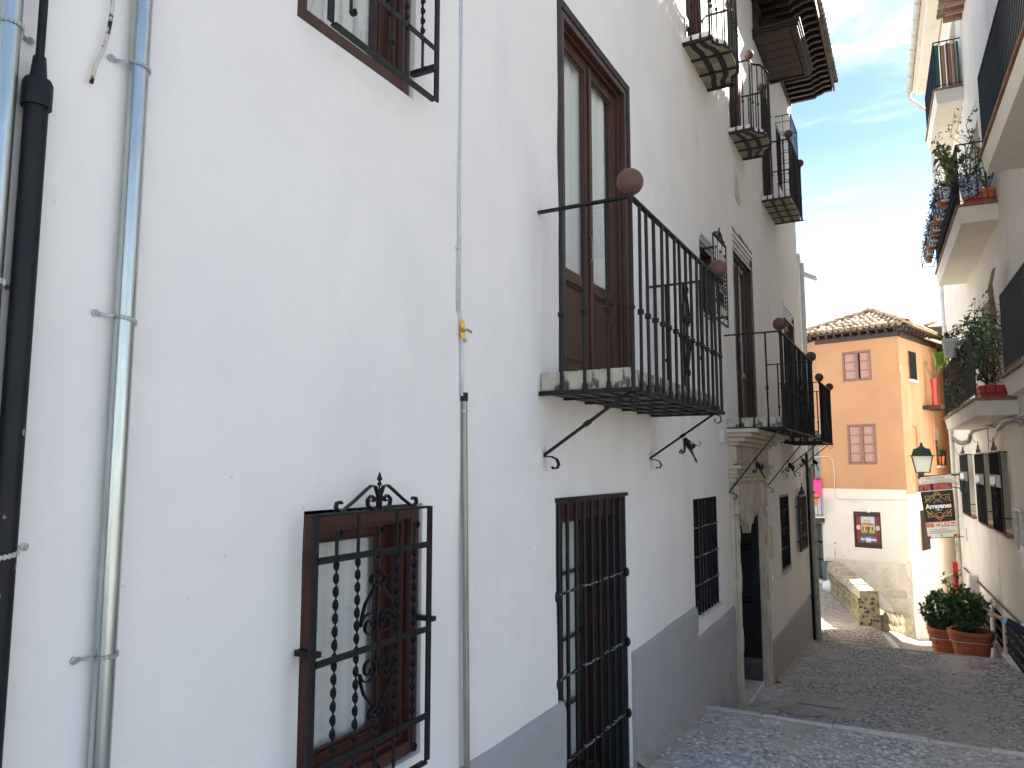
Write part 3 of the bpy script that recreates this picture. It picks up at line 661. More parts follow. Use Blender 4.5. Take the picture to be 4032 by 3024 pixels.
# ------------------------------------------------------------------ iron balconies of the white house
def resample(pts, step, skip_ends=True):
    L = [0]
    for a, b in zip(pts, pts[1:]): L.append(L[-1] + math.hypot(b[0] - a[0], b[1] - a[1]))
    n = max(1, round(L[-1] / step)); out = []
    for k in range(n + 1):
        d = L[-1] * k / n; i = 0
        while i < len(L) - 2 and L[i + 1] < d: i += 1
        f = (d - L[i]) / max(1e-9, L[i + 1] - L[i]); out.append((pts[i][0] + (pts[i + 1][0] - pts[i][0]) * f, pts[i][1] + (pts[i + 1][1] - pts[i][1]) * f))
    return out
def flower(m, fr, s, t, z, d, k=1.0):
    """iron bud with curling petals hung under a strut"""
    c = fr.P(s, t, z); d = d.normalized(); a = d.orthogonal().normalized(); b = d.cross(a)
    m.lathe([(.012 * k, 0), (.03 * k, .05 * k), (.014 * k, .12 * k), (.007 * k, .2 * k), (.012 * k, .22 * k), (.001, .26 * k)], c, 7, d)
    for q in range(5):
        an = 2 * pi * q / 5; u = a * cos(an) + b * sin(an)
        pts = [c + d * x * k + u * y * k for x, y in ((0, .01), (.05, .035), (.09, .055), (.12, .085), (.105, .11), (.08, .105))]
        m.strap(pts, d.cross(u), .022 * k, .005)
def iron_balcony(fr, parent, outline, zb, zr, label, step, th=.14, balls=True, ornament=None, struts=(), strut_z=5.08, ball_r=.085, soffit_straps=(3, 3), lip=True, slab_mat='stone_slab', knuckle=.42, bow=False, post_r=.014, flowers=(), ball_s=None, bar_r=.0095, under='soffit_stone', strap_w=.05):
    P = fr.P; s0, s1 = outline[0][0], outline[-1][0]; zt = zb + th; W = s1 - s0
    body = MB(); ins = .03
    def inset(p):
        s, t = p; return (s0 + ins + (s - s0) * (W - 2 * ins) / W, t * (1 - ins / max(q[1] for q in outline)))
    poly = [inset(p) for p in outline]
    body.prism([P(s, t, zb + .012) for s, t in poly], [P(s, t, zt) for s, t in poly])
    b = mk('balcony', body, slab_mat, parent, label=label, bev=.006)
    if lip:                                            # separate edge stones on the rim
        for (a, c) in zip(poly, poly[1:]):
            L = math.hypot(c[0] - a[0], c[1] - a[1]); n = max(1, round(L / .22))
            nx, ny = (c[1] - a[1]) / L, -(c[0] - a[0]) / L
            if ny * 1 + nx * 0 < -.5 or True:
                cx, cy = (a[0] + c[0]) / 2, (a[1] + c[1]) / 2
                if nx * (cx - (s0 + s1) / 2) + ny * (cy - .2) < 0: nx, ny = -nx, -ny
            for k in range(n):
                f0, f1 = (k + .02) / n, (k + .98) / n; e = random.uniform(.002, .006); q = []
                for f in (f0, f1): q.append((a[0] + (c[0] - a[0]) * f, a[1] + (c[1] - a[1]) * f))
                (u0, v0), (u1, v1) = q; zz0, zz1 = zb + .02, zt + random.uniform(.001, .006)
                m = MB().hexa([P(u0 - nx * .05, v0 - ny * .05, zz0), P(u1 - nx * .05, v1 - ny * .05, zz0), P(u1 + nx * e, v1 + ny * e, zz0), P(u0 + nx * e, v0 + ny * e, zz0),
                               P(u0 - nx * .05, v0 - ny * .05, zz1), P(u1 - nx * .05, v1 - ny * .05, zz1), P(u1 + nx * e, v1 + ny * e, zz1), P(u0 + nx * e, v0 + ny * e, zz1)])
                mk('edge_stone', m, slab_mat, b, bev=.005)
    tmax = max(q[1] for q in outline)
    # underside: rough stone with iron straps
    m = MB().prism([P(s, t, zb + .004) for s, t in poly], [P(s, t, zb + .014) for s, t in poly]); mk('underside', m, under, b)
    m = MB(); m.strap([P(s, t, zb) for s, t in outline], (0, 0, 1), .03, .012)
    for s, t in outline[1:-1]: pass
    mk('edge_iron', m, 'black_iron', b)
    def t_at(s):
        for (a, c) in zip(outline[1:-1], outline[2:-1]):
            if min(a[0], c[0]) - 1e-6 <= s <= max(a[0], c[0]) + 1e-6 and abs(c[0] - a[0]) > 1e-6: return a[1] + (c[1] - a[1]) * (s - a[0]) / (c[0] - a[0])
        return tmax
    nx_, ny_ = soffit_straps
    for k in range(nx_):
        s = s0 + .03 + (W - .06) * k / (nx_ - 1); m = MB().bar(P(s, -.02, zb - .004), P(s, t_at(s) - .01, zb - .004), strap_w * .6, .014); mk('soffit_strap', m, 'black_iron', b)
    for k in range(ny_):
        f = (k + 1) / (ny_ + 1); pts = [P(s, t * f, zb + .003) for s, t in outline[1:-1]]
        m = MB().strap(pts, (1, 0, 0) if not bow else (1, 0, 0), strap_w, .012); mk('soffit_strap', m, 'black_iron', b)
    # rail
    m = MB()
    full = [(outline[0][0], -.03)] + list(outline[1:-1]) + [(outline[-1][0], -.03)]
    if bow: m.strap([P(s, t, zr) for s, t in full], (0, 0, 1), .018, .03)
    else:
        for a, c in zip(full, full[1:]): m.bar(P(*a, zr), P(*c, zr), .036, .016)
    mk('top_rail', m, 'black_iron', b, bev=0)
    # balusters
    segs = [list(outline[:2]), list(outline[1:-1]), list(outline[-2:])]
    base = None; pos = []
    for i, sg in enumerate(segs):
        pts = resample(sg, step)
        pos += pts[1:-1] if i == 1 else (pts[1:-1] if i == 0 else pts[1:-1])
    H = zr - .006 - zb
    for k, (s, t) in enumerate(pos):
        if base is None:
            o = P(s, t, zb); kz = H * knuckle; r = bar_r
            m = MB().lathe([(r * 1.5, .0), (r * 1.5, .05), (r, .06), (r, kz - .02), (r * 1.9, kz - .014), (r * 1.9, kz - .002), (r, kz), (r * 1.9, kz + .002), (r * 1.9, kz + .014), (r, kz + .02), (r, H)], o, 6)
            base = mk('baluster', m, 'black_iron', b, at=o)
        else:
            c2 = again(base, P(s, t, zb)); c2.rotation_euler = (random.uniform(-.006, .006), random.uniform(-.006, .006), random.uniform(0, 1))
    corners = [outline[1], outline[-2]]
    for (s, t) in corners:
        m = MB().lathe([(post_r * 2, -.012), (post_r * 2, .012), (post_r, .02), (post_r, H * knuckle - .02), (post_r * 1.6, H * knuckle), (post_r, H * knuckle + .02), (post_r, H - .03), (post_r * 1.5, H - .02), (post_r * 1.5, H + .016)], P(s, t, zb), 8); mk('corner_post', m, 'black_iron', b)
        if balls: m = MB().ball(P(s, t, zr + .012 + ball_r * .96), ball_r, 20, 12); mk('ball', m, 'rust_ball', b, smooth=True)
    if ornament is not None:
        m = MB(); (s, t), dv = ornament, 1
        for sg in (1, -1):
            zc = zb + H * .46
            for mm in (-1, 1):
                f = lambda q: [P(s + mm * x, t + .012, zc + sg * y) for x, y in q]
                m.strap(f(spiral(.05, .07, .012, .05, 3 * pi, .1, 20) + [(.095, .12), (.07, .2), (.02, .30)]), fr.out, .018, .006)
                m.strap(f(spiral(.035, .335, .036, .012, -2.4, 2.6, 12)), fr.out, .02, .006)
        mk('scrollwork', m, 'black_iron', b)
    for i, s in enumerate(struts):
        m = MB(); a, c = P(s, .0, strut_z), P(s, tmax - .06, zb - .012); m.bar(a, c, .028, .016)
        md = a.lerp(c, .52); dr = (c - a).normalized(); m.bar(md - dr * .022, md + dr * .022, .036, .026)
        m.strap([P(s, x, strut_z + y) for x, y in ((.0, -.01), (.05, -.012), (.09, -.03), (.105, -.065), (.09, -.09), (.065, -.092), (.055, -.08))], fr.al, .034, .009)
        m.strap([P(s, tmax - .02 + x, zb - .012 + y) for x, y in ((-.02, -.0), (.02, -.02), (.03, -.06), (0, -.085), (-.03, -.07), (-.028, -.04))], fr.al, .03, .008)
        if i in flowers: flower(m, fr, s, tmax * .5, (strut_z + zb) / 2 - .02, Vector((.35, .15, -.8)))
        mk('strut', m, 'black_iron', b)
    return b
def square(s0, s1, d): return [(s0, 0), (s0, d), (s1, d), (s1, 0)]
def bowed(s0, s1, d0, d1):
    W = s1 - s0; pts = [(s0, 0), (s0, d0)]; e = .16 * W
    pts += [(s0 + e * .5, d0 + .005), (s0 + e, d0 + (d1 - d0) * .25)]
    for k in range(9):
        a = pi * k / 8; pts.append((s0 + W / 2 - (W / 2 - e * 1.15) * cos(a), d0 + (d1 - d0) * (.45 + .55 * sin(a))))
    pts += [(s1 - e, d0 + (d1 - d0) * .25), (s1 - e * .5, d0 + .005), (s1, d0), (s1, 0)]
    return pts
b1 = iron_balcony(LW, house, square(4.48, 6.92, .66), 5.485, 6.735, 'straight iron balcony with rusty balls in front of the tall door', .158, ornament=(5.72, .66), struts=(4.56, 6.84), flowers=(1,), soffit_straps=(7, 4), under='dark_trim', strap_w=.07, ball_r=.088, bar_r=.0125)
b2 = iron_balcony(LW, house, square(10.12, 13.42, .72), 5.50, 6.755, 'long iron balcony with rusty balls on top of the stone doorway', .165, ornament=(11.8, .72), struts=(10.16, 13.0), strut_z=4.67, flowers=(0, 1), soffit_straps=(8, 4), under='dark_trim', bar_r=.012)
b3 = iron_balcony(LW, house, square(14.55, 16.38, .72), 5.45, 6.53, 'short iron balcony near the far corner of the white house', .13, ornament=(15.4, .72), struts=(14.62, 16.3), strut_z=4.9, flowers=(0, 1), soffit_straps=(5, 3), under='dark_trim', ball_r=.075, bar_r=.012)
iron_balcony(LW, house, bowed(8.36, 9.62, .33, .50), 9.99, 11.05, 'bow-fronted upper balcony nearest the street bend above', .105, th=.10, lip=False, slab_mat='white_plaster', bow=True, soffit_straps=(4, 2), ball_r=.07, strap_w=.07)['label'] = 'first bow-fronted upper balcony, with stone underside and iron straps'
iron_balcony(LW, house, bowed(10.87, 11.97, .33, .50), 9.91, 10.97, 'second bow-fronted upper balcony, below the wooden hood', .105, th=.09, lip=False, slab_mat='white_plaster', bow=True, soffit_straps=(4, 2), ball_r=.07, strap_w=.07)
iron_balcony(LW, house, square(13.53, 14.98, .50), 9.72, 10.78, 'square upper balcony with gridded stone underside', .11, th=.10, lip=False, slab_mat='white_plaster', soffit_straps=(5, 2), ball_r=.075, strap_w=.06)

# ------------------------------------------------------------------ eaves of the white house
def half_tile(fr_pts, r=.075, th=.014, n=7):
    pass
def tile_mesh(L, r0, r1, th=.013, n=6, up=True):
    """curved clay tile: half tube, wide end at x=0, running along +x"""
    mb = MB(); vs = []
    for x, r in ((0, r0), (L, r1)):
        for q in (r, r - th):
            for k in range(n + 1):
                a = pi * k / n; vs.append((x, q * cos(a), q * sin(a) * (.85 if up else -.85)))
    w = n + 1; fs = []
    for k in range(n):
        fs += [(k, k + 1, 2 * w + k + 1, 2 * w + k), (w + k + 1, w + k, 3 * w + k, 3 * w + k + 1), (k + 1, k, w + k, w + k + 1), (2 * w + k, 2 * w + k + 1, 3 * w + k + 1, 3 * w + k)]
    fs += [(0, w, 3 * w, 2 * w), (w - 1, 2 * w - 1, 4 * w - 1, 3 * w - 1)]
    mb.add(vs, fs); return mb
eT, eB = 13.46, 13.36
mb = LW.box(MB(), -6, 17.75, -.3, .97, 13.60, 13.66); LW.box(mb, -6, 17.75, -9.2, -.3, 13.5, 14.2)
eave = mk('roof', mb, 'eave_wood', house, label='deep tiled eaves on dark carved rafters')
m = LW.box(MB(), -6, 17.78, .97, 1.0, 13.50, 13.68); mk('fascia', m, 'eave_wood', eave, bev=.004)
m = LW.box(MB(), -6, 17.76, 0, .06, 13.36, 13.46); mk('wall_plate', m, 'eave_wood', eave)
rp = [(0, 13.40), (.58, 13.40), (.64, 13.45), (.72, 13.46), (.78, 13.50), (.95, 13.50), (.95, 13.60), (0, 13.60)]
base = None
for k in range(24):
    s = 17.70 - k * .25
    if base is None:
        m = MB().prism([LW.P(s - .04, t, z) for t, z in rp], [LW.P(s + .04, t, z) for t, z in rp]); base = mk('rafter', m, 'eave_wood', eave); bs = s
    else: again(base, WORLD_AT[base.name] + Vector((0, s - bs, 0)))
tm = tile_mesh(.42, .085, .07); base = None
for k in range(30):
    y = 17.72 - k * .2; at = Vector((-2.2 + 1.07, y, 13.70))
    if base is None: base = mk('roof_tile', MB().add(tm.v, tm.f), 'roof_tile', eave, at=(0, 0, 0)); place(base, at, eave)
    else: base2 = again(base, at)
    o = base if k == 0 else base2
    o.rotation_euler = (0, radians(-12 + random.uniform(-2, 2)), pi + random.uniform(-.04, .04))
tm = tile_mesh(.42, .075, .085, up=False); base = None
for k in range(30):
    y = 17.62 - k * .2; at = Vector((-2.2 + 1.05, y, 13.765))
    if base is None: base = mk('channel_tile', MB().add(tm.v, tm.f), 'roof_tile', eave, at=(0, 0, 0)); place(base, at, eave); o = base
    else: o = again(base, at)
    o.rotation_euler = (0, radians(-12), pi)
# wooden hood under the eaves
s0, s1 = 13.22, 15.08
hb = MB()
hood_pl = [(0, 0), (.5, 0), (.62, .10), (.76, .10)]
n = 6
hood = LW.box(MB(), s0 + .06, s1 - .06, 0, .74, 12.70, 12.76); LW.box(hood, s0 + .06, s1 - .06, 0, .1, 12.76, 13.35)
hood.prism([LW.P(s0 + .04, 0, 12.76), LW.P(s1 - .04, 0, 12.76), LW.P(s1 - .04, .74, 12.76), LW.P(s0 + .04, .74, 12.76)], [LW.P(s0 + .3, 0, 13.2), LW.P(s1 - .3, 0, 13.2), LW.P(s1 - .3, .1, 13.2), LW.P(s0 + .3, .1, 13.2)])
hood = mk('wooden_hood', hood, 'eave_wood', house, label='panelled wooden hood projecting under the eaves')
for k in range(6):
    a, b = s0 + .08 + (s1 - s0 - .16) * k / 6, s0 + .08 + (s1 - s0 - .16) * (k + 1) / 6
    m = LW.box(MB(), a + .008, b - .008, .02, .64, 12.665, 12.698); mk('board', m, 'eave_wood', hood, bev=.004)
m = MB()
for z0, z1, e in ((12.64, 12.70, 0), (12.70, 12.75, .025), (12.75, 12.80, .05)):
    LW.box(m, s0 - e, s0 + .06, 0, .70, z0, z1); LW.box(m, s1 - .06, s1 + e, 0, .70, z0, z1); LW.box(m, s0 - e, s1 + e, .66, .76 + e, z0 + .001, z1 - .001)
mk('moulding', m, 'eave_wood', hood, bev=.008)
base = None
for k in range(6):
    s = s0 + .1 + (s1 - s0 - .2) * (k + .5) / 6; m = MB().ball(LW.P(s, .70, 12.635), .016, 7, 5); mk('stud', m, 'black_iron', hood)

# ------------------------------------------------------------------ pipes and cables on the white wall
def vpipe(name, s, t, r, z0, z1, mat, label, cat, lean=0, group=None, n=20):
    th = thing(name, LW.P(s, t, z0), label, cat, group)
    m = MB().tube([LW.P(s - lean, t, z0), LW.P(s, t, (z0 + z1) / 2), LW.P(s + lean, t, z1)], r, n); mk('tube', m, mat, th, smooth=True, angle=60)
    return th
def pstrap(parent, s, t, r, z, left=True, tilt=0, mat='zinc_strap'):
    m = MB(); sg = -1 if left else 1; pts = []
    for k in range(11):
        a = -.15 + (pi + .15) * k / 10; pts.append(LW.P(s - sg * (r + .003) * cos(a), t + (r + .003) * sin(a), z + tilt * (1 - k / 10)))
    pts.append(LW.P(s + sg * (r + .03), .004, z + tilt * -.1))
    pts.append(LW.P(s + sg * (r + .055), .004, z - tilt * .2))
    m.strap(pts, (0, 0, 1), .0085, .0015)
    for q_ in pts[1:-1]: m.strap([q_ + Vector((0, 0, -.007)), q_ + Vector((0, 0, .007))], LW.al, .007, .0022)
    m.lathe([(.011, 0), (.011, .004), (.005, .005), (.005, .008)], LW.P(s + sg * (r + .045), .003, z - tilt * .2), 10, LW.out)
    mk('pipe_strap', m, mat, parent)
sA = LW.px(530, 0, .04)[0]; sB = LW.px(432, 3024, .04)[0]
p2 = vpipe('galvanised_pipe', (sA + sB) / 2, .036, .030, .9, 9.5, 'galvanised', 'shiny galvanised pipe standing alone on the white wall, held by punched straps', 'pipe', lean=0)
for yy, tl in ((235, -.012), (1250, -.02), (2565, .006)): pstrap(p2, (sA + sB) / 2, .036, .030, LW.px(500, yy, .04)[1], tilt=tl)
sC = LW.px(150, 360, .05)[0]; zC = LW.px(150, 330, .05)[1]
bp = thing('black_drainpipe', LW.P(sC, .045, .9), 'thick black plastic conduit with a capped top and thin cable sleeve', 'pipe')
m = MB().tube([LW.P(sC, .046, .9), LW.P(sC, .046, zC - .06)], .031, 20); mk('tube', m, 'black_pipe', bp, smooth=True, angle=50)
m = MB().lathe([(.039, -.07), (.039, 0), (.034, .012), (.022, .02), (.017, .08), (.015, .083), (.0115, .084), (.0115, .35)], LW.P(sC, .046, zC), 20); mk('cap', m, 'black_pipe', bp, smooth=True, angle=40)
m = MB().tube([LW.P(sC, .046, zC + .34), LW.P(sC, .04, zC + .8), LW.P(sC + .01, .04, 9.4)], .010, 10); mk('cable_sleeve', m, 'black_pipe', bp, smooth=True)
m = MB().tube([LW.P(sC, .046, zC + .345), LW.P(sC, .045, zC + .36)], .0135, 10); mk('collar', m, 'grey_bin', bp)
pstrap(bp, sC, .046, .031, LW.px(40, 2170, .05)[1], left=False, tilt=-.02)
sD = LW.px(48, 0, .04)[0]
p1 = vpipe('galvanised_pipe', sD, .036, .030, .9, 9.5, 'galvanised', 'galvanised pipe running right beside the black conduit', 'pipe')
for yy in (105, 1125): pstrap(p1, sD, .036, .030, LW.px(60, yy, .04)[1], left=False)
# loose cable end
zt = LW.px(450, 0, .03); 
pts = [LW.px(x, y, .03) for x, y in ((455, -260), (452, -60), (447, 30), (436, 110), (412, 200), (385, 255), (370, 322))]
m = MB().tube([LW.P(s, .028 - .002 * i, z) for i, (s, z) in enumerate(pts)], .0065, 8); tag(mk('loose_cable', m, 'cable_worn', None, smooth=True), 'cut-off cable end with flaking paint dangling against the wall', 'cable')
# white cable pair with a brass valve, then a steel tube
cs = LW.px(1806, 700)[0]
cb = thing('gas_line', LW.P(cs, .01, 3.3), 'thin whitewashed gas line with brass valve above a steel sleeve', 'pipe')
wob = [(cs + .006 * sin(i * 1.7) + .004 * i / 9, 9.4 - i * (9.4 - 5.86) / 9) for i in range(10)]
m = MB().tube([LW.P(s, .010, z) for s, z in wob], .007, 8); m.tube([LW.P(s - .016, .008, z) for s, z in wob], .005, 6); mk('tube', m, 'white_conduit', cb, smooth=True)
zv = LW.px(1825, 1300, .03)[1]; sv = LW.px(1822, 1300, .02)[0]
m = MB().tube([LW.P(wob[-1][0], .010, wob[-1][1] + .005), LW.P(sv, .016, zv + .05)], .007, 8); m.tube([LW.P(sv, .016, zv - .03), LW.P(sv + .006, .016, LW.px(1828, 1560, .02)[1])], .0085, 8); mk('lower_tube', m, 'white_conduit', cb, smooth=True)
m = MB().lathe([(.011, -.05), (.011, -.035), (.015, -.034), (.015, -.012), (.012, -.01), (.017, 0), (.012, .012), (.015, .014), (.015, .036), (.011, .038), (.011, .055)], LW.P(sv, .018, zv), 8)
m.lathe([(.006, 0), (.006, .03)], LW.P(sv, .03, zv), 8, LW.out); m.bar(LW.P(sv - .012, .055, zv + .001), LW.P(sv + .045, .05, zv - .006), .012, .006, (1, 0, 0))
m.ball(LW.P(sv + .01, .03, zv - .055), .011, 8, 6); mk('valve', m, 'brass', cb, smooth=True, angle=40)
zs = LW.px(1827, 1555, .02)[1]; ss0 = LW.px(1829, 1560, .02)[0]; ss1 = LW.px(1843, 3000, .05)[0]
m = MB().tube([LW.P(ss0, .018, zs - .03), LW.P(ss1, .05, 2.95)], .0165, 12); m.tube([LW.P(ss1, .05, 2.95), LW.P(ss1, .05, .9)], .0165, 12); mk('steel_sleeve', m, 'steel_tube', cb, smooth=True, angle=50)
m = MB().tube([LW.P(ss0, .018, zs + .012), LW.P(ss0, .018, zs - .035)], .021, 12); mk('sleeve_cap', m, 'black_pipe', cb, smooth=True, angle=50)
m = MB().tube([LW.P(ss0, .019, zs - .085), LW.P(ss0, .019, zs - .095)], .0195, 12); m.box
mk('clip', m, 'zinc_strap', cb)
m = LW.box(MB(), cs - .03, cs + .012, .0, .018, LW.px(1808, 980)[1] - .006, LW.px(1808, 980)[1] + .006); mk('cable_clip', m, 'white_conduit', cb)
# drainpipe at the house corner
m = MB(); dpt = thing('corner_drainpipe', (-2.08, 17.86, 1.2), 'dirty cream drainpipe at the corner of the white house', 'pipe')
m.tube([(-2.06, 17.88, 1.15), (-2.07, 17.9, 3.2), (-2.10, 17.95, 5.0)], [.065, .055, .05], 14); mk('tube', m, 'dirty_pipe', dpt, smooth=True, angle=50)
m = MB().tube([(-2.14, 17.80, 1.15), (-2.15, 17.82, 5.3)], .03, 10); mk('cable', m, 'black_pipe', dpt, smooth=True)
for z in (2.2, 3.3, 4.4): m = MB().tube([(-2.07, 17.9, z), (-2.07, 17.9, z + .06)], .064, 14); mk('collar', m, 'dirty_pipe', dpt)

# ------------------------------------------------------------------ ground
RW_N = Vector((cos(radians(-2.6076)), -sin(radians(-2.6076)), 0))
RW = Fr(RW_N * 2.2, -2.6076, -1)
def xr(y): return (2.2 - y * RW_N.y) / RW_N.x          # right-hand wall line
PROF = [(-8, 4.3), (0, 3.38), (4, 2.76), (6.28, 2.53), (8.50, 2.39), (8.505, 2.07), (10.5, 1.83), (12.67, 1.58), (17.90, 1.245), (17.905, 1.06)]
def zs(y):
    for (a, za), (b, zb) in zip(PROF, PROF[1:]):
        if y <= b: return za + (zb - za) * max(0, (y - a)) / (b - a)
    return zp(0, y)
def zp(x, y):
    """small square below the brow: the path on the left stays level, the lane on the right drops"""
    lf = 1.05 + (.80 - 1.05) * min(1, max(0, (y - 18) / 4.5)) + .018 * max(0, y - 23); lf += .02 * max(0, y - 29)
    rt = 1.05 - .155 * (min(y, 34) - 18)
    f = min(1, max(0, (x + 1.3) / .9)); f = f * f * (3 - 2 * f)
    return lf + (rt - lf) * f
m = MB(); m.add([(-400, -300, -3.5), (400, -300, -3.5), (400, 600, -3.5), (-400, 600, -3.5)], [(0, 1, 2, 3)])
mk('ground', m, 'grey_ground', kind='structure')
ys = [-8]; 
for (a, _), (b, _) in zip(PROF, PROF[1:]):
    k = max(1, int((b - a) / .4)); ys += [a + (b - a) * (i + 1) / k for i in range(k)]
nx = 16; m = MB()
for y in ys:
    for i in range(nx + 1):
        x = -2.25 + (xr(y) + .1 + 2.25) * i / nx; m.v.append((x, y, zs(y) + (.012 * noise.noise(Vector((x * 1.5, y * 1.5, 0))) if 0 < i < nx else 0)))
for j in range(len(ys) - 1):
    for i in range(nx): a = j * (nx + 1) + i; m.f.append((a, a + 1, a + nx + 2, a + nx + 1))
pav = mk('pavement', m, 'pavement_mortar', kind='structure')
nx, ny = 40, 60; m = MB()
for j in range(ny + 1):
    for i in range(nx + 1):
        x, y = -9 + 14 * i / nx, 17.8 + 26 * j / ny; m.v.append((x, y, zp(x, y) + .012 * noise.noise(Vector((x * 1.1, y * 1.1, 4))) - (.04 if y < 17.9 else 0)))
for j in range(ny):
    for i in range(nx): a = j * (nx + 1) + i; m.f.append((a, a + 1, a + nx + 2, a + nx + 1))
plaza = mk('square', m, 'pavement_pale', kind='structure', smooth=True)
# cobbles: flat pebbles set on edge in rows across the street
def pebble(seed):
    r = random.Random(seed); vs = []; n = 7
    for lv, sc in ((-.6, 1.0), (.35, .92), (.85, .55)):
        for k in range(n):
            a = 2 * pi * k / n + .2 * r.random(); vs.append((cos(a) * sc * (.9 + .2 * r.random()), sin(a) * sc * (.9 + .2 * r.random()), lv))
    vs.append((0, 0, 1)); fs = [(q * n + k, q * n + (k + 1) % n, (q + 1) * n + (k + 1) % n, (q + 1) * n + k) for q in (0, 1) for k in range(n)] + [(2 * n + k, 2 * n + (k + 1) % n, 3 * n) for k in range(n)]
    return vs, fs
PEB = [pebble(i) for i in range(6)]
rc = random.Random(3); cob = []
y = 5.4
while y < 17.86:
    dy = .031 + .012 * rc.random() if y < 10 else .040
    if not (8.36 < y < 9.6):
        x = -2.12 + rc.random() * .06; xe = xr(y) - .08
        while x < xe:
            big = x > xr(y) - .62 and y > 9
            q = noise.noise(Vector((x * .9, y * .5, 9))); bare = noise.noise(Vector((x * 2.1, y * 1.6, 2)))
            if (.15 < x < .62 and y > 9.5 and rc.random() < .75) or (bare > .33 and not big) or (x < -1.85 and rc.random() < .5) or (x < -.9 and 10.9 < y < 12.1 and x > -1.9): x += .09; continue
            L = (.015 + .020 * rc.random() ** 1.6) * (1.7 if big else 1); Wd = (.0065 + .0065 * rc.random()) * (1.7 if big else 1)
            an = .35 * q + rc.gauss(0, .22); x += L
            cob.append((x, y + rc.uniform(-.015, .015), L, Wd, (.006 + .010 * rc.random()) * (1.5 if big else 1), an, rc.randrange(6), .02 * rc.uniform(-1, 1)))
            x += L + .008 + .03 * rc.random() ** 2
    y += dy * (1.5 if False else 1)
cob.sort(key=lambda c: c[1])
proto = []
for i, (vs, fs) in enumerate(PEB):
    me = MB().add(vs, fs).mesh('cobble', smooth=True); me.materials.append(M['cobble']); proto.append(me)
# the 300 that show largest: just past the bottom edge of the picture up to the step
near = [c for c in cob if c[1] > 6.15 and c[0] > -2.2][:300]; ids = set(id(c) for c in near)
for c in near:
    ob = bpy.data.objects.new('cobble', proto[c[6]]); C.objects.link(ob); place(ob, (c[0], c[1], zs(c[1])), pav)
    ob.scale = (c[2], c[3], c[4]); ob.rotation_euler = (c[7] * 3, c[7], c[5])
m = MB()
for c in cob:
    if id(c) in ids: continue
    vs, fs = PEB[c[6]]; ca, sa = cos(c[5]), sin(c[5]); z0 = zs(c[1])
    m.add([(c[0] + vx * c[2] * ca - vy * c[3] * sa, c[1] + vx * c[2] * sa + vy * c[3] * ca, z0 + vz * c[4] + vx * c[7] * .3) for vx, vy, vz in vs], fs)
mk('small_cobbles', m, 'cobble', pav, smooth=True, kind='stuff')
rc = random.Random(5); m = MB(); y = 18.0
while y < 26.5:
    x = -3.2 + rc.random() * .1
    while x < xr(min(y, 25)) - .1:
        if rc.random() < .7 and not (-2.0 < x < .1 and y > 22):
            L, Wd = .03 + .03 * rc.random(), .014 + .012 * rc.random(); vs, fs = PEB[rc.randrange(6)]; an = rc.gauss(0, .4); ca, sa = cos(an), sin(an); z0 = zp(x, y)
            m.add([(x + vx * L * ca - vy * Wd * sa, y + vx * L * sa + vy * Wd * ca, z0 + vz * .012) for vx, vy, vz in vs], fs)
        x += .11
    y += .085
mk('small_cobbles', m, 'cobble_pale', plaza, smooth=True, kind='stuff')
# pale edging slabs on the step
x = -2.19; rc = random.Random(11)
while x < xr(8.5) - .05:
    L = rc.uniform(.42, .85); x1 = min(x + L, xr(8.5) - .03); yy = 8.52 + rc.uniform(-.012, .012); zt = 2.40 + rc.uniform(.0, .012); sk = rc.uniform(-.02, .02)
    m = MB().hexa([(x, yy - .08 + rc.uniform(-.02, .02), 2.2), (x1 - .008, yy - .08 + rc.uniform(-.02, .02), 2.2), (x1 - .008, yy + .02 + sk, 2.05), (x, yy + .02, 2.05), (x, yy - .07 + rc.uniform(-.015, .015), zt), (x1 - .008, yy - .07 + rc.uniform(-.02, .02), zt), (x1 - .008, yy + .02 + sk, zt), (x, yy + .02, zt)])
    mk('edging_slab', m, 'kerb_stone', pav, bev=.008); x = x1 + .004
# edge course of the brow
x = -2.19
while x < xr(17.9) - .02:
    x1 = min(x + rc.uniform(.3, .55), xr(17.9) - .01); m = MB().box(x, x1 - .01, 17.82, 17.93 + rc.uniform(-.01, .01), 1.0, 1.262 + rc.uniform(-.004, .008)); mk('edging_slab', m, 'pavement_pale', pav, bev=.01); x = x1
# irregular mortar fillets where wall and paving meet
for y0, y1 in ((6.2, 8.4), (12.95, 17.8)):
    m = MB(); n = int((y1 - y0) / .18); vs = []
    for k in range(n + 1):
        y = y0 + (y1 - y0) * k / n; w = .07 + .05 * noise.noise(Vector((y * 2, 1, 1))); vs += [(-2.17, y, zs(y) + .05 + .02 * noise.noise(Vector((y * 3, 5, 1)))), (-2.15 + w, y, zs(y) - .004)]
    m.add(vs, [(2 * k, 2 * k + 1, 2 * k + 3, 2 * k + 2) for k in range(n)]); mk('mortar_fillet', m, 'pavement_pale', pav, smooth=True)
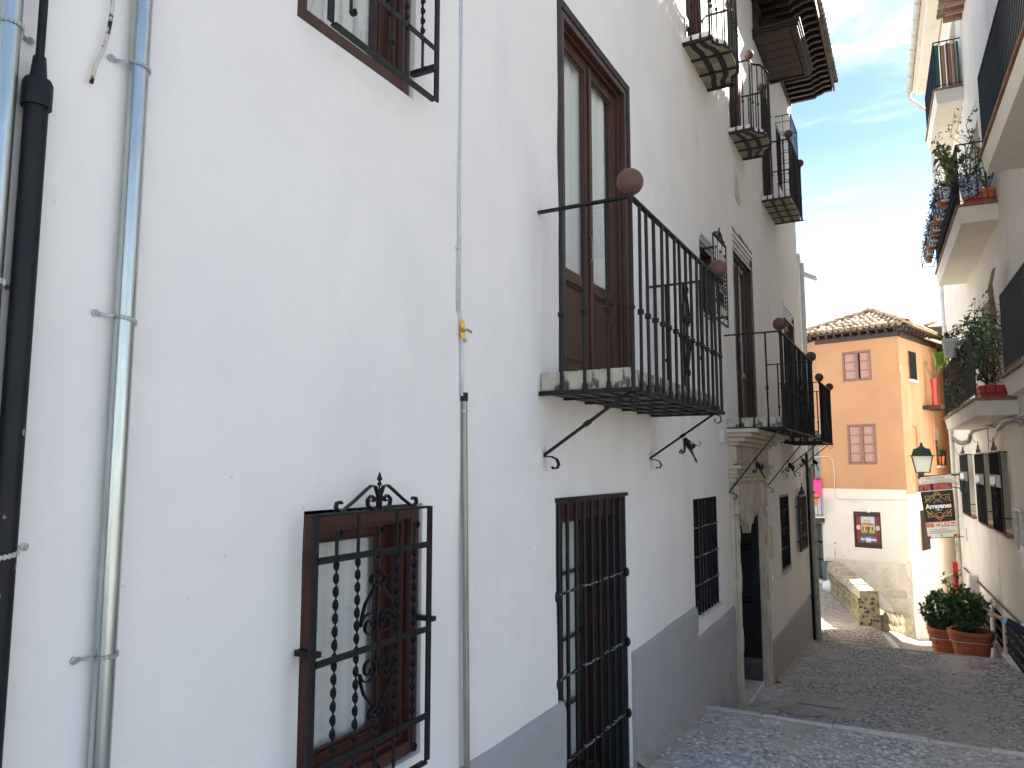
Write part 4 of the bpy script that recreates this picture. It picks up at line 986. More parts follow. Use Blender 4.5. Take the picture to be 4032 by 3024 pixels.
# manhole covers and the strips across the square
def cover(name, pts, label, z=None, mat='metal_cover'):
    P3 = [Vector((x, y, 0)) for x, y in pts]; f = (lambda q: zs(q.y)) if pts[0][1] < 17.8 else (lambda q: zp(q.x, q.y))
    m = MB().prism([(p.x, p.y, f(p) - .03) for p in P3], [(p.x, p.y, f(p) + .022) for p in P3]); return tag(mk(name, m, mat, None, bev=.005), label, 'cover')
cover('utility_cover', [(-1.62, 11.45), (-1.02, 11.45), (-1.02, 11.95), (-1.62, 11.95)], 'square metal utility cover set in the cobbles farther from the step')
cover('utility_cover', [(-1.5 + .3 * cos(a * pi / 8), 10.85 + .3 * sin(a * pi / 8)) for a in range(16)], 'round metal utility cover in the cobbles by the doorway')
for i, (a, b, w) in enumerate(((onZ(3490, 2482, .78), onZ(3548, 2553, .95), .17), (onZ(3525, 2540, .9), onZ(3560, 2560, .95), .12))):
    d = (b - a); d.z = 0; nn = Vector((d.y, -d.x, 0)).normalized() * w / 2; q = [a - nn, a + nn, b + nn, b - nn]
    m = MB().prism([(p.x, p.y, zp(p.x, p.y) - .03) for p in q], [(p.x, p.y, zp(p.x, p.y) + .018) for p in q]); mk('paving_strip', m, 'kerb_stone', plaza, bev=.004)
a, b = onZ(3508, 2525, .85), onZ(3610, 2538, .85)
dg = thing('drain_grate', (a.x, a.y, zp(a.x, a.y)), 'narrow black slotted drain grate crossing the lane', 'grate')
for k in range(10):
    p = a.lerp(b, (k + .5) / 10); m = MB().box(p.x - .03, p.x + .03, p.y - .07, p.y + .07, zp(p.x, p.y) - .03, zp(p.x, p.y) + .016); mk('grate_bar', m, 'black_iron', dg)
a, b = onZ(3195, 2500, .93), onZ(3240, 2512, .93)
dg = thing('drain_grate', (-2.0, 19.9, .95), 'row of slots of a drain by the corner drainpipe', 'grate')
for k in range(8):
    x = -2.1 + .12 * k; m = MB().box(x, x + .06, 20.1, 20.5, zp(x, 20.3) - .03, zp(x, 20.3) + .014); mk('grate_bar', m, 'metal_cover', dg)
cover('utility_cover', [(-1.75, 18.9), (-.85, 18.9), (-.85, 19.35), (-1.75, 19.35)], 'long paved utility cover in the small square', mat='pavement_mortar')

# ------------------------------------------------------------------ cream house on the right
cream = thing('cream_house', (1.6, 14, 1.0), 'tall cream plastered house with slab balconies and grilled windows', 'house')
CH = dict(W3=(16.25, 17.55, 3.80, 5.27, .5), W2=(18.6, 19.95, 3.80, 5.27, .5), W1=(21.6, 23.2, 3.82, 5.3, .5), D3=(17.0, 18.2, 6.1, 8.3, .6), D4=(16.9, 18.1, 9.65, 11.9, .6), D5=(19.3, 20.5, 13.5, 15.6, .6), D1=(8.6, 10.0, 9.4, 11.6, .6), D2=(8.4, 9.8, 6.2, 8.4, .6),
          D6=(13.4, 14.9, .9, 3.3, .5), K1=(15.6, 18.15, 1.32, 2.05, .4), K4=(18.5, 19.75, 1.25, 2.0, .4), K2=(20.3, 21.9, 1.1, 1.92, .4), K3=(22.8, 24.0, 1.3, 2.0, .4))
SS = 18.32                                            # the far half stands taller than the near half
wall('wall', RW, 6.2, SS, -1, 14.8, [h for h in CH.values() if h[1] < SS], 'cream_plaster', cream, amp=.015, step=.4)
wall('wall', RW, SS + .001, 26.0, -1, 16.85, [h for h in CH.values() if h[0] > SS], 'cream_plaster', cream, amp=.015, step=.4)
m = MB(); RW.box(m, 6.25, SS, -8, -.65, -1, 14.75); RW.box(m, SS, 25.9, -8, -.65, -1, 16.8); RW.box(m, 25.86, 25.995, -.7, -.02, -1, 16.8); RW.box(m, SS + .02, SS + .1, -.7, -.02, 14.7, 16.8); RW.box(m, 6.22, 6.4, -.7, -.02, -1, 14.75); mk('body', m, 'cream_plaster', cream)
# unseen sunlit paving, added to bounce light onto the white wall
m = MB(); m.box(2.28, 16, -14, 6.1, -3.4, 2.7); mk('bounce_paving', m, 'pavement_pale', kind='structure')
def grilled(k, lab, n):
    s0, s1, z0, z1, d = CH[k]
    w = mk('window', RW.ring(MB(), s0, s1, -.25, -.16, z0, z1, .06), 'white_frame', cream, label=lab); backing(RW, w, s0, s1, z0, z1, -.42)
    pane(RW, w, s0 + .05, s1 - .05, z0 + .05, z1 - .05, -.2)
    m = RW.box(MB(), s0 - .1, s1 + .1, -.02, .1, z0 - .08, z0 - .01); mk('sill', m, 'terracotta_pale', w, bev=.008)
    curtain(RW, w, s0, s1, z0, z1, -.3, waves=8)  # white curtain added to lighten the gaps between the bars
    t = .12; a, b, c, e = s0 - .05, s1 + .05, z0 - .03, z1 + .02
    m = RW.ring(MB(), a, b, t - .012, t + .012, c, e, .022); mk('grille_frame', m, 'black_iron', w)
    bar_grille(RW, w, a + .02, b - .02, c, e, t, n, (), r=.010)
    m = RW.box(MB(), a, b, t - .004, t + .016, c + (e - c) * .56, c + (e - c) * .71); mk('grille_band', m, 'grey_bin', w)
    m = RW.box(MB(), a + .45 * (b - a), b - .06, t + .017, t + .024, c + (e - c) * .585, c + (e - c) * .685); mk('name_plate', m, 'white_plastic', w)
    m = MB()
    for z in (c + .25, c + .62): lyre(RW, m, (a + b) / 2, z, 1, .26, t + .018, 1.1)
    mk('scrollwork', m, 'black_iron', w)
    for s in (a + .01, b - .01):
        for z in (c + .3, e - .02): m = RW.box(MB(), s - .01, s + .01, 0, t, z - .01, z + .01); mk('wall_lug', m, 'black_iron', w)
    crown(RW, w, (a + b) / 2, e + .01, .34, .22, t, 'tile_edge')
grilled('W3', 'grilled window nearest the camera end of the cream wall', 13); grilled('W2', 'middle grilled window of the cream wall', 13); grilled('W1', 'grilled window by the downpipe on the cream wall', 14)
for k, lab in (('D1', 'balcony doorway above the nearest balcony'), ('D2', 'balcony doorway of the low near balcony'), ('D3', 'doorway behind the leafy balcony'), ('D4', 'doorway behind the balcony of blue pots'), ('D5', 'doorway behind the boarded balcony'), ('D6', 'grey shop shutter in the cream wall')):
    s0, s1, z0, z1, d = CH[k]; w = mk('doorway', RW.ring(MB(), s0, s1, -.3, -.2, z0, z1, .08), 'grey_bin' if k == 'D6' else 'brown_wood', cream, label=lab); backing(RW, w, s0, s1, z0, z1, -.45); pane(RW, w, s0 + .07, s1 - .07, z0 + .07, z1 - .07, -.25)
    if k == 'D6':
        m = RW.box(MB(), s0 - .1, s1 + .1, 0, .08, z1 - .02, z1 + .42); mk('shutter_box', m, 'zinc_gutter', w, bev=.01)
def cellar(k, lab, n):
    s0, s1, z0, z1, d = CH[k]; w = mk('cellar_window', RW.box(MB(), s0, s1, -.35, -.3, z0, z1), 'room_dark', cream, label=lab)
    bar_grille(RW, w, s0, s1, z0, z1, -.04, n, (), r=.008)
    for z in (z0 + .16, z0 + .38, z0 + .6):
        m = MB(); kk = int((s1 - s0) / .07)
        m.strap([RW.P(s0 + (s1 - s0) * i / (2 * kk), -.02, z + (.012 if i % 2 else -.012)) for i in range(2 * kk + 1)], RW.out, .03, .012); mk('cross_bar', m, 'worn_iron', w)
    m = RW.box(MB(), s0 - .05, s1 + .05, -.05, .05, z0 - .09, z0 - .005); mk('ledge', m, 'kerb_stone', w, bev=.01)
cellar('K1', 'long cellar grille low on the cream wall by the cobbles', 28); cellar('K4', 'short cellar grille between the long grille and the shrubs', 14); cellar('K2', 'cellar grille behind the potted shrubs', 16); cellar('K3', 'small cellar grille near the downpipe', 12)
def slab_balcony(s0, s1, d, zt, rh, label, step=.09, slab=.26, tile='tile_edge', bars=True):
    m = MB().prism([RW.P(s0 + .06, -.02, zt - slab), RW.P(s1 - .06, -.02, zt - slab), RW.P(s1 - .06, d - .06, zt - slab), RW.P(s0 + .06, d - .06, zt - slab)], [RW.P(s0 + .02, -.02, zt - .05), RW.P(s1 - .02, -.02, zt - .05), RW.P(s1 - .02, d - .02, zt - .05), RW.P(s0 + .02, d - .02, zt - .05)])
    RW.box(m, s0 + .03, s1 - .03, 0, d - .03, zt - .05, zt - .02)
    b = mk('balcony', m, 'cream_plaster', cream, label=label, bev=.006)
    base = None; n = round((s1 - s0) / .24)
    for k in range(n):
        s = s0 + (s1 - s0) * (k + .5) / n
        if base is None: m = RW.box(MB(), s - .116, s + .116, d - .16, d + .012, zt - .045, zt); base = mk('edge_tile', m, tile, b, bev=.006); bs = s
        else: again(base, WORLD_AT[base.name] + RW.al * (s - bs) + Vector((0, 0, random.uniform(-.003, .003))))
    for k in range(3):
        for s in (s0, s1): m = RW.box(MB(), s - .012, s + .15, d * k / 3 * .95 + .003, d * (k + 1) / 3 * .95 - .12 * (k == 2), zt - .044, zt + .001) if s == s0 else RW.box(MB(), s - .15, s + .012, d * k / 3 * .95 + .003, d * (k + 1) / 3 * .95 - .12 * (k == 2), zt - .044, zt + .001); mk('edge_tile', m, tile, b, bev=.006)
    zb, zr = zt + .07, zt + rh; t = d - .05; a, c = s0 + .05, s1 - .05
    m = MB()
    for z, w in ((zb, .014), (zr, .026)): m.bar(RW.P(a, 0, z), RW.P(a, t, z), w, w * .7); m.bar(RW.P(c, 0, z), RW.P(c, t, z), w, w * .7); m.bar(RW.P(a, t, z), RW.P(c, t, z), w, w * .7)
    for s in (a, c): m.bar(RW.P(s, t, zt - .01), RW.P(s, t, zr), .022, .022)
    for s in [a + (c - a) * q / 4 for q in (1, 2, 3)]: m.bar(RW.P(s, t, zt - .01), RW.P(s, t, zb), .016, .016)
    mk('rail', m, 'black_iron', b)
    pos = [(a + (c - a) * (k + 1) / (round((c - a) / step) + 1), t) for k in range(round((c - a) / step))] + [(s, t * (k + 1) / 4) for s in (a, c) for k in range(3)]
    base = None
    for s, q in pos:
        if base is None: m = MB().bar(RW.P(s, q, zb), RW.P(s, q, zr), .012, .012, RW.out); base = mk('baluster', m, 'black_iron', b); b0 = Vector(WORLD_AT[base.name]) - RW.P(s, q, 0)
        else: again(base, RW.P(s, q, 0) + b0)
    return b
B1 = slab_balcony(6.9, 12.15, .63, 9.42, 1.12, 'nearest cream slab balcony of the upper floor, seen from below', slab=.3)
B2 = slab_balcony(7.0, 11.65, .63, 6.2, 1.05, 'nearest cream slab balcony of the lower floor', slab=.28)
B3 = slab_balcony(14.75, 20.6, .63, 6.16, 1.12, 'leafy cream slab balcony with red planters', slab=.30)
B4 = slab_balcony(15.2, 20.5, .63, 9.68, 1.12, 'cream slab balcony crowded with blue and white pots', slab=.34)
B5 = slab_balcony(18.55, 21.5, .58, 13.45, 1.1, 'top cream balcony with wooden boards behind its bars', slab=.34, step=.075)
for k, (a, b, mt) in enumerate(((.04, .15, 'green_board'), (.17, .27, 'pine_board'), (.285, .39, 'pine_board'), (.405, .48, 'pine_board'), (.49, .54, 'green_board'))):
    m = RW.box(MB(), 18.63, 18.65, .58 - b, .58 - a, 13.5, 14.5 - .03 * (k % 2)); mk('screen_board', m, mt, B5)
for k in range(16):
    s = 18.75 + k * .17; m = RW.box(MB(), s, s + .15, .48, .495, 13.5, 14.45); mk('screen_board', m, 'green_board' if k % 3 else 'pine_board', B5)
# gutter and tiled eaves
m = RW.box(MB(), SS, 26.05, -8, .52, 16.86, 16.93); eav = mk('roof', m, 'cream_plaster', cream, label='tiled eaves and zinc gutter of the cream house')
m = RW.box(MB(), SS, 26.0, .02, .42, 16.72, 16.86); mk('eave_cove', m, 'cream_plaster', eav, bev=.03)
tm = tile_mesh(.34, .085, .075); base = None
for k in range(40):
    s = 26.0 - k * .19; at = RW.P(s, .60, 16.93)
    if base is None: base = mk('roof_tile', MB().add(tm.v, tm.f), 'roof_tile', eav, at=(0, 0, 0)); place(base, at, eav); o = base
    else: o = again(base, at)
    o.rotation_euler = (0, radians(-10), radians(2.6) + random.uniform(-.03, .03))
m = MB(); pr = [(.075 * cos(a), .075 * sin(a)) for a in [pi + pi * k / 8 for k in range(9)]]
vs = []
for s in (SS - .1, 26.1): vs += [RW.P(s, .62 + x, 16.90 + z) for x, z in pr]
m.add(vs, [(k, k + 1, 10 + k, 9 + k) for k in range(8)] + [tuple(range(9)), tuple(range(17, 8, -1))])
g = mk('gutter', m, 'zinc_gutter', eav, smooth=True, angle=60)
for k in range(9): s = 25.6 - k * .8; m = MB().strap([RW.P(s, .62 + .082 * cos(a), 16.90 + .082 * sin(a)) for a in [pi + pi * i / 8 for i in range(9)]], RW.al, .03, .004); mk('gutter_bracket', m, 'zinc_strap', eav)
dpc = thing('downpipe', RW.P(25.9, .06, 0), 'grey zinc downpipe at the end of the cream house', 'pipe')
m = MB().tube([RW.P(26.02, .62, 16.84), RW.P(26.02, .60, 16.65), RW.P(25.96, .12, 16.1), RW.P(25.95, .07, 15.8), RW.P(25.93, .07, 4.0), RW.P(25.93, .07, -.6)], .055, 14); mk('tube', m, 'zinc_gutter', dpc, smooth=True, angle=60)
m = MB().tube([RW.P(25.93, .07, 4.3), RW.P(25.93, .07, -.6)], .068, 14); mk('lower_sleeve', m, 'dirty_pipe', dpc, smooth=True, angle=60)
for z in (2.6, 3.5, 6, 9, 12): m = MB().tube([RW.P(25.93, .07, z), RW.P(25.93, .07, z + .05)], .075, 14); mk('collar', m, 'zinc_strap', dpc)
# tiled eaves of the lower half
m = RW.box(MB(), 6.6, SS, -8, .30, 14.81, 14.87); can = mk('lower_roof', m, 'cream_plaster', cream, label='tiled eaves of the lower half of the cream house')
base = None
for k in range(38):
    s = SS - .14 - k * .2; at = RW.P(s, .46, 14.90)
    if base is None: base = mk('roof_tile', MB().add(tm.v, tm.f), 'roof_tile', can, at=(0, 0, 0)); place(base, at, can); o = base
    else: o = again(base, at)
    o.rotation_euler = (0, radians(-10), radians(2.6) + random.uniform(-.03, .03))
for k in range(20):
    s = SS - .3 - k * .34; m = RW.box(MB(), s, s + .12, .0, .36, 14.72, 14.805); mk('rafter', m, 'tile_edge', can)
# bundle of wires and stray cables on the cream wall
def wire(name, pts, r, mat, lab, t=.03, n=6, jig=0):
    P = [RW.P(*(lambda q: (q[0], t + (jig * random.uniform(-1, 1)), q[1]))(RW.px(x, y, t))) for x, y in pts]
    Q = []
    for i in range(len(P) - 1):
        for k in range(4):
            f = k / 4; a, b, c, d = P[max(0, i - 1)], P[i], P[i + 1], P[min(len(P) - 1, i + 2)]
            Q.append(.5 * ((2 * b) + (c - a) * f + (2 * a - 5 * b + 4 * c - d) * f * f + (3 * b - a - 3 * c + d) * f ** 3))
    Q.append(P[-1]); return MB().tube(Q, r, n)
wb = [(3744, 1718), (3776, 1743), (3812, 1736), (3826, 1697), (3884, 1678), (3930, 1682), (3957, 1660), (4032, 1650), (4110, 1622)]
bun = thing('wire_bundle', RW.P(20, .02, 5.4), 'tangled bundle of grey wires sagging below the leafy balcony', 'wires')
for k in range(6):
    m = wire('wire', [(x + random.uniform(-4, 4), y + random.uniform(-9, 9)) for x, y in wb], .012 + .006 * (k % 2), 'zinc_strap', '', jig=.02); mk('wire', m, 'grey_bin' if k % 2 else 'zinc_strap', bun, smooth=True)
for p in ([(3753, 1720), (3760, 1765), (3772, 1790), (3790, 1770), (3806, 1738)], [(3826, 1700), (3829, 1725), (3838, 1742)], [(3888, 1680), (3890, 1720), (3898, 1738), (3915, 1730), (3930, 1690)], [(3889, 1680), (3893, 1770)], [(4000, 1655), (4020, 1678), (4036, 1640)]):
    mk('loose_wire', wire('w', p, .007, '', ''), 'grey_bin', bun, smooth=True)
tag(mk('wall_cable', wire('w', [(3795, 2235), (3830, 2270), (3900, 2340), (3960, 2400), (4040, 2480), (4200, 2640)], .02, '', ''), 'black_pipe', smooth=True), 'black cable slanting down the cream wall above the cellar grilles', 'cable')
m = RW.box(MB(), 24.0, 24.7, .0, .03, 3.0, 3.32); tag(mk('street_plaque', m, 'white_frame', bev=.004), 'pale blank street plaque on the cream wall', 'plaque')
m = RW.box(MB(), 21.95, 22.25, .0, .22, 1.5, 2.35); tag(mk('meter_box', m, 'white_plastic', bev=.04), 'white rounded meter box on the cream wall behind the shrubs', 'box')
m = RW.ring(MB(), 14.95, 15.6, .01, .05, 3.55, 4.3, .05); tag(mk('notice_frame', m, 'white_frame', bev=.004), 'empty pale notice frame fixed to the cream wall', 'frame')
m = RW.box(MB(), 25.2, 25.3, .16, .30, 1.35, 2.28); tag(mk('red_sign_board', m, 'red_sign', bev=.01), 'narrow red upright sign board behind the potted shrubs', 'sign')

# ------------------------------------------------------------------ orange house at the bottom of the street
OC0 = Vector((-.34, 28.0, 0))
OF = Fr(OC0, -75, -1); OR = Fr(OC0, 16.7, 1)
orange = thing('orange_house', (-1.8, 28.4, 0), 'orange plastered house with tiled hip roof and mauve windows', 'house')
sL = OF.px(3212, 1340)[0]; ZE = OF.px(3535, 1304)[1]; zband = OF.px(3420, 1926)[1]; zrough = OF.px(3420, 2208)[1]
def hole(fr, x0, y0, x1, y1, d=.25):
    a, za = fr.px(x0, y0); b, zb = fr.px(x1, y1); return (min(a, b), max(a, b), min(za, zb), max(za, zb), d)
hU = hole(OF, 3314, 1388, 3433, 1496, .12); hL = hole(OF, 3334, 1672, 3456, 1829, .12); hP = hole(OF, 3359, 2013, 3474, 2162, .22)
wall('upper_wall', OF, 0, sL, zband, ZE, [hU, hL], 'orange_plaster', orange, step=.5, amp=.012)
wall('lower_wall', OF, 0, sL, zrough, zband - .001, [hP], 'clean_render', orange, step=.5, amp=.012)
wall('rough_base', OF, -.03, sL + .02, -2.2, zrough - .001, [], 'pale_render', orange, step=.4, amp=.04)
m = OF.box(MB(), .03, sL - .03, -6, -.5, -2.2, ZE - .05); mk('body', m, 'orange_plaster', orange)
def shutters(h, rows, lab, ajar=False):
    s0, s1, z0, z1, d = h; w = .07
    f = mk('window', OF.ring(MB(), s0, s1, -.06, .012, z0, z1, w), 'mauve_frame', orange, label=lab, bev=.006)
    c = (s0 + s1) / 2; m = OF.box(MB(), c - .05, c + .05, -.06, .006, z0 + w, z1 - w); mk('mullion', m, 'mauve_frame', f)
    backing(OF, f, s0, s1, z0, z1, -.075)
    for k in range(2):
        a, b = (s0 + w, c - .05) if k == 0 else (c + .05, s1 - w)
        if ajar and k == 0: b -= .055
        for r in range(rows):
            za, zb = z0 + w + (z1 - z0 - 2 * w) * r / rows, z0 + w + (z1 - z0 - 2 * w) * (r + 1) / rows
            m = OF.box(MB(), a + .006, b - .006, -.07, -.03, za + .012, zb - .012); OF.box(m, a + .05, b - .05, -.03, -.018, za + .06, zb - .06); mk('shutter_panel', m, 'mauve_paint', f, bev=.006)
            if r: m = OF.box(MB(), a, b, -.06, -.012, za - .012, za + .012); mk('glazing_bar', m, 'mauve_frame', f)
shutters(hU, 3, 'small mauve window with one shutter ajar, under the eaves', True); shutters(hL, 4, 'tall mauve shuttered window above the white band')
# framed poster in the lower window
s0, s1, z0, z1, d = hP
pf = mk('poster_window', OF.ring(MB(), s0, s1, -.08, .0, z0, z1, .05, wb=.16, wt=.14), 'eave_wood', orange, bev=.006, label='brown-framed poster of a palace pool between red shutters')
W_, H_ = s1 - s0 - .1, z1 - z0 - .3; a0, c0 = s1 - .05, z0 + .16
def pq(u0, u1, v0, v1, mat, lay, name='poster_print'):
    m = OF.box(MB(), a0 - u1 * W_, a0 - u0 * W_, -.07, -.068 + .003 * lay, c0 + v0 * H_, c0 + v1 * H_); return mk(name, m, mat, pf)
pq(0, 1, 0, 1, 'poster_red', 0)
for u in (0.01, .79): pq(u, u + .20, .1, .95, 'poster_red', 2)
pq(.22, .78, .55, .97, 'poster_sky', 1); pq(.22, .78, .42, .68, 'poster_stone', 2); pq(.32, .62, .66, .86, 'poster_stone', 2); pq(.24, .76, .68, .72, 'banner_red', 3)
for k in range(4): pq(.26 + k * .13, .32 + k * .13, .46, .60, 'poster_dark', 3)
pq(.47, .53, .36, .60, 'poster_dark', 4); pq(.22, .46, .36, .43, 'poster_lawn', 3); pq(.54, .78, .36, .43, 'poster_lawn', 3); pq(.22, .78, .26, .36, 'poster_dark', 3); pq(.16, .84, 0.03, .27, 'poster_water', 2)
pq(.40, .60, .03, .2, 'poster_sky', 3)
def text_mesh(txt, size, place_fn, mat, name, parent, font_sx=1.0, bold=.0, align='CENTER'):
    cu = bpy.data.curves.new('lettering', 'FONT'); cu.body = txt; cu.size = size; cu.align_x = align; cu.offset = bold; cu.resolution_u = 3
    ob = bpy.data.objects.new('lettering', cu); C.objects.link(ob); dg_ = bpy.context.evaluated_depsgraph_get(); me0 = ob.evaluated_get(dg_).to_mesh()
    vs = [v.co.copy() for v in me0.vertices]; fs = [tuple(p.vertices) for p in me0.polygons]
    bpy.data.objects.remove(ob); bpy.data.curves.remove(cu)
    m = MB().add([place_fn(v.x * font_sx, v.y) for v in vs], fs); return mk(name, m, mat, parent)
text_mesh('Arrayanes', .125, lambda x, y: OF.P(a0 - W_ * .5 - x, -.053, c0 + H_ * .10 + y), 'banner_text', 'poster_lettering', pf, bold=.004)
for u in (.1, .9):
    m = MB().strap([OF.P(a0 - u * W_ + .055 * cos(a), -.058, c0 + H_ * .56 + .07 * sin(a)) for a in [k * pi / 6 for k in range(13)]], OF.out, .008, .02); m.strap([OF.P(a0 - u * W_ + .02 * cos(a), -.058, c0 + H_ * .56 + .04 * sin(a)) for a in [k * pi / 4 for k in range(9)]], OF.out, .008, .02); mk('poster_emblem', m, 'banner_text', pf)
# right-hand face, in the sun
RL = 7.5
hR1 = hole(OR, 3573, 1384, 3604, 1498, .2); hR2 = hole(OR, 3593, 1676, 3627, 1935, .3); hR3 = hole(OR, 3681, 1684, 3708, 1832, .3); hR4 = hole(OR, 3620, 2012, 3657, 2160, .3); hR5 = hole(OR, 3716, 1690, 3740, 1860, .3)
zb2 = OR.px(3600, 1945)[1]; zsl = OR.px(3600, 2308)[1]
wall('upper_wall', OR, 0, RL, zb2, ZE, [hR1, (hR2[0], hR2[1], max(hR2[2], zb2 + .02), hR2[3], .3), hR3], 'orange_rough', orange, step=.35, amp=.03)
wall('lower_wall', OR, 0, RL, zsl, zb2 - .001, [hR4], 'clean_render', orange, step=.35, amp=.03)
wall('rough_base', OR, -.02, RL, -3.2, zsl - .001, [], 'pale_render', orange, step=.35, amp=.05)
m = OR.box(MB(), 0, RL, -.02, .07, zsl - .06, zsl + .03); mk('string_course', m, 'clean_render', orange, bev=.015)
m = OR.box(MB(), 3.2, 3.28, .0, .035, zb2 + .3, ZE); mk('corner_strip', m, 'orange_rough', orange)
def rwin(h, lab, bars=True, mat='dark_trim'):
    s0, s1, z0, z1, d = h; w = mk('window', OR.ring(MB(), s0, s1, -.2, -.1, z0, z1, .07), mat, orange, label=lab); backing(OR, w, s0, s1, z0, z1, -.25); pane(OR, w, s0 + .06, s1 - .06, z0 + .06, z1 - .06, -.16)
    m = OR.box(MB(), s0 - .06, s1 + .06, -.02, .09, z0 - .09, z0 - .01); mk('sill', m, 'clean_render', w)
    if bars:
        m = OR.ring(MB(), s0 - .03, s1 + .03, .04, .06, z0 - .02, z1 + .02, .025); mk('grille_frame', m, 'black_iron', w); bar_grille(OR, w, s0, s1, z0, z1, .05, 9, (z0 + (z1 - z0) * .5, z0 + (z1 - z0) * .55), r=.011, hmat='black_iron')
    return w
rwin(hR1, 'small grilled window on the sunny orange face'); rwin(hR4, 'grilled window low on the sunny whitewashed face')
r2 = rwin((hR2[0], hR2[1], max(hR2[2], zb2 + .02), hR2[3], .3), 'brown door with window railing on the sunny orange face', False, 'brown_wood'); bar_grille(OR, r2, hR2[0] - .05, hR2[1] + .05, max(hR2[2], zb2 + .02), max(hR2[2], zb2 + .02) + .8, .1, 10, (max(hR2[2], zb2 + .02) + .78,), r=.01, hmat='black_iron')
r3 = rwin(hR3, 'brown window with half-drawn roller blind', False, 'brown_wood'); m = OR.box(MB(), hR3[0], hR3[1], -.09, -.05, hR3[3] - .45, hR3[3]); mk('roller_blind', m, 'roller_blind', r3)
bar_grille(OR, r3, hR3[0] - .05, hR3[1] + .05, hR3[2], hR3[2] + .55, .15, 10, (hR3[2] + .02, hR3[2] + .53), r=.01, hmat='black_iron')
# left return with a dark door and small balcony
Lp = OF.P(sL, 0, 0); OS = Fr((Lp.x, Lp.y), -33, -1)
zd = .9
hS = (.14, 1.1, 1.02, 3.02, .3); hS2 = (.12, 1.1, 3.35, 6.3, .3)
wall('side_wall', OS, 0, 6, zband, ZE, [(hS2[0], hS2[1], zband + .01, hS2[3], .3)], 'orange_plaster', orange, step=.6)
wall('side_base', OS, 0, 6, -1, zband - .001, [hS], 'clean_render', orange, step=.6)
w = mk('side_door', OS.ring(MB(), *hS[:2], -.2, -.08, *hS[2:4], .08), 'dark_green', orange, label='dark green panelled door beyond the corner drainpipe'); backing(OS, w, *hS[:4], -.27)
for k in range(3):
    for q in range(2): m = OS.box(MB(), hS[0] + .1 + q * .4, hS[0] + .46 + q * .4, -.19, -.12, hS[2] + .1 + k * .62, hS[2] + .66 + k * .62); mk('door_panel', m, 'dark_green', w, bev=.01)
w = mk('glazed_door', OS.ring(MB(), hS2[0], hS2[1], -.2, -.08, zband + .01, hS2[3], .08), 'dark_green', orange, label='dark glazed balcony door beside the pink towel'); backing(OS, w, *hS2[:4], -.27); pane(OS, w, hS2[0] + .07, hS2[1] - .07, zband + .1, hS2[3] - .07, -.15)
zt = 3.22; t1 = .75
m = OS.box(MB(), -.05, 2.4, 0, t1, zt - .16, zt); sb = mk('side_balcony', m, 'dark_trim', orange, label='small dark balcony holding a towel and a pot'); m = OS.box(MB(), -.08, 2.4, 0, t1 + .03, zt, zt + .04); mk('deck', m, 'clean_render', sb)
m = MB()
for z in (zt + .1, zt + 2.35 - 1.0): m.bar(OS.P(-.03, 0, z), OS.P(-.03, t1, z), .02, .02); m.bar(OS.P(-.03, t1, z), OS.P(2.4, t1, z), .02, .02)
mk('rail', m, 'black_iron', sb); base = None
for k in range(20):
    s, t = (-.03, t1 * (k + .5) / 5) if k < 5 else (2.4 * (k - 5) / 15, t1)
    m = MB().bar(OS.P(s, t, zt), OS.P(s, t, zt + 1.35), .014, .014, (1, 0, 0)); mk('baluster', m, 'black_iron', sb)
# hip roof
def ROT(p): return p
e = .42; D = 6.0
def RP(u, v, z): return OC0 + OF.al * u + OR.al * v + Vector((0, 0, z))
zt_, rise = ZE + .14, .95
cn = [(-e, -e), (sL + e + .25, -e), (sL + e + .25, D + e), (-e, D + e)]; r0, r1 = (sL * .5, 1.75), (sL * .5, D - 1.75)
m = MB().add([RP(*c, zt_) for c in cn] + [RP(*r0, zt_ + rise), RP(*r1, zt_ + rise)] + [RP(*c, zt_ - .06) for c in cn], [(0, 1, 4), (1, 2, 5, 4), (2, 3, 5), (3, 0, 4, 5), (0, 6, 7, 1), (1, 7, 8, 2), (2, 8, 9, 3), (3, 9, 6, 0), (6, 9, 8, 7)])
roof = mk('roof', m, 'eave_wood', orange, label='hip roof of pale barrel tiles with wooden rafter ends')
m = MB().add([], [])
for k in range(14):
    u = -.3 + (sL + .9) * k / 13; m = MB().bar(RP(u, -e + .03, zt_ - .11), RP(u, .0, zt_ - .11), .07, .09); mk('rafter', m, 'eave_wood', roof)
for k in range(18):
    v = -.3 + 6.4 * k / 17; m = MB().bar(RP(-e + .03, v, zt_ - .11), RP(0, v, zt_ - .11), .07, .09); mk('rafter', m, 'eave_wood', roof)
m = OF.box(MB(), -.02, sL + .02, -.05, .06, ZE - .16, ZE + .02); OR.box(m, 0, RL, -.05, .06, ZE - .16, ZE + .021); mk('wall_plate', m, 'eave_wood', roof)
tmesh = tile_mesh(.44, .098, .080, th=.016).mesh('roof_tile', smooth=True); tmesh.materials.append(M['roof_tile'])
cmesh = tile_mesh(.44, .085, .10, th=.016, up=False).mesh('channel_tile', smooth=True); cmesh.materials.append(M['roof_tile'])
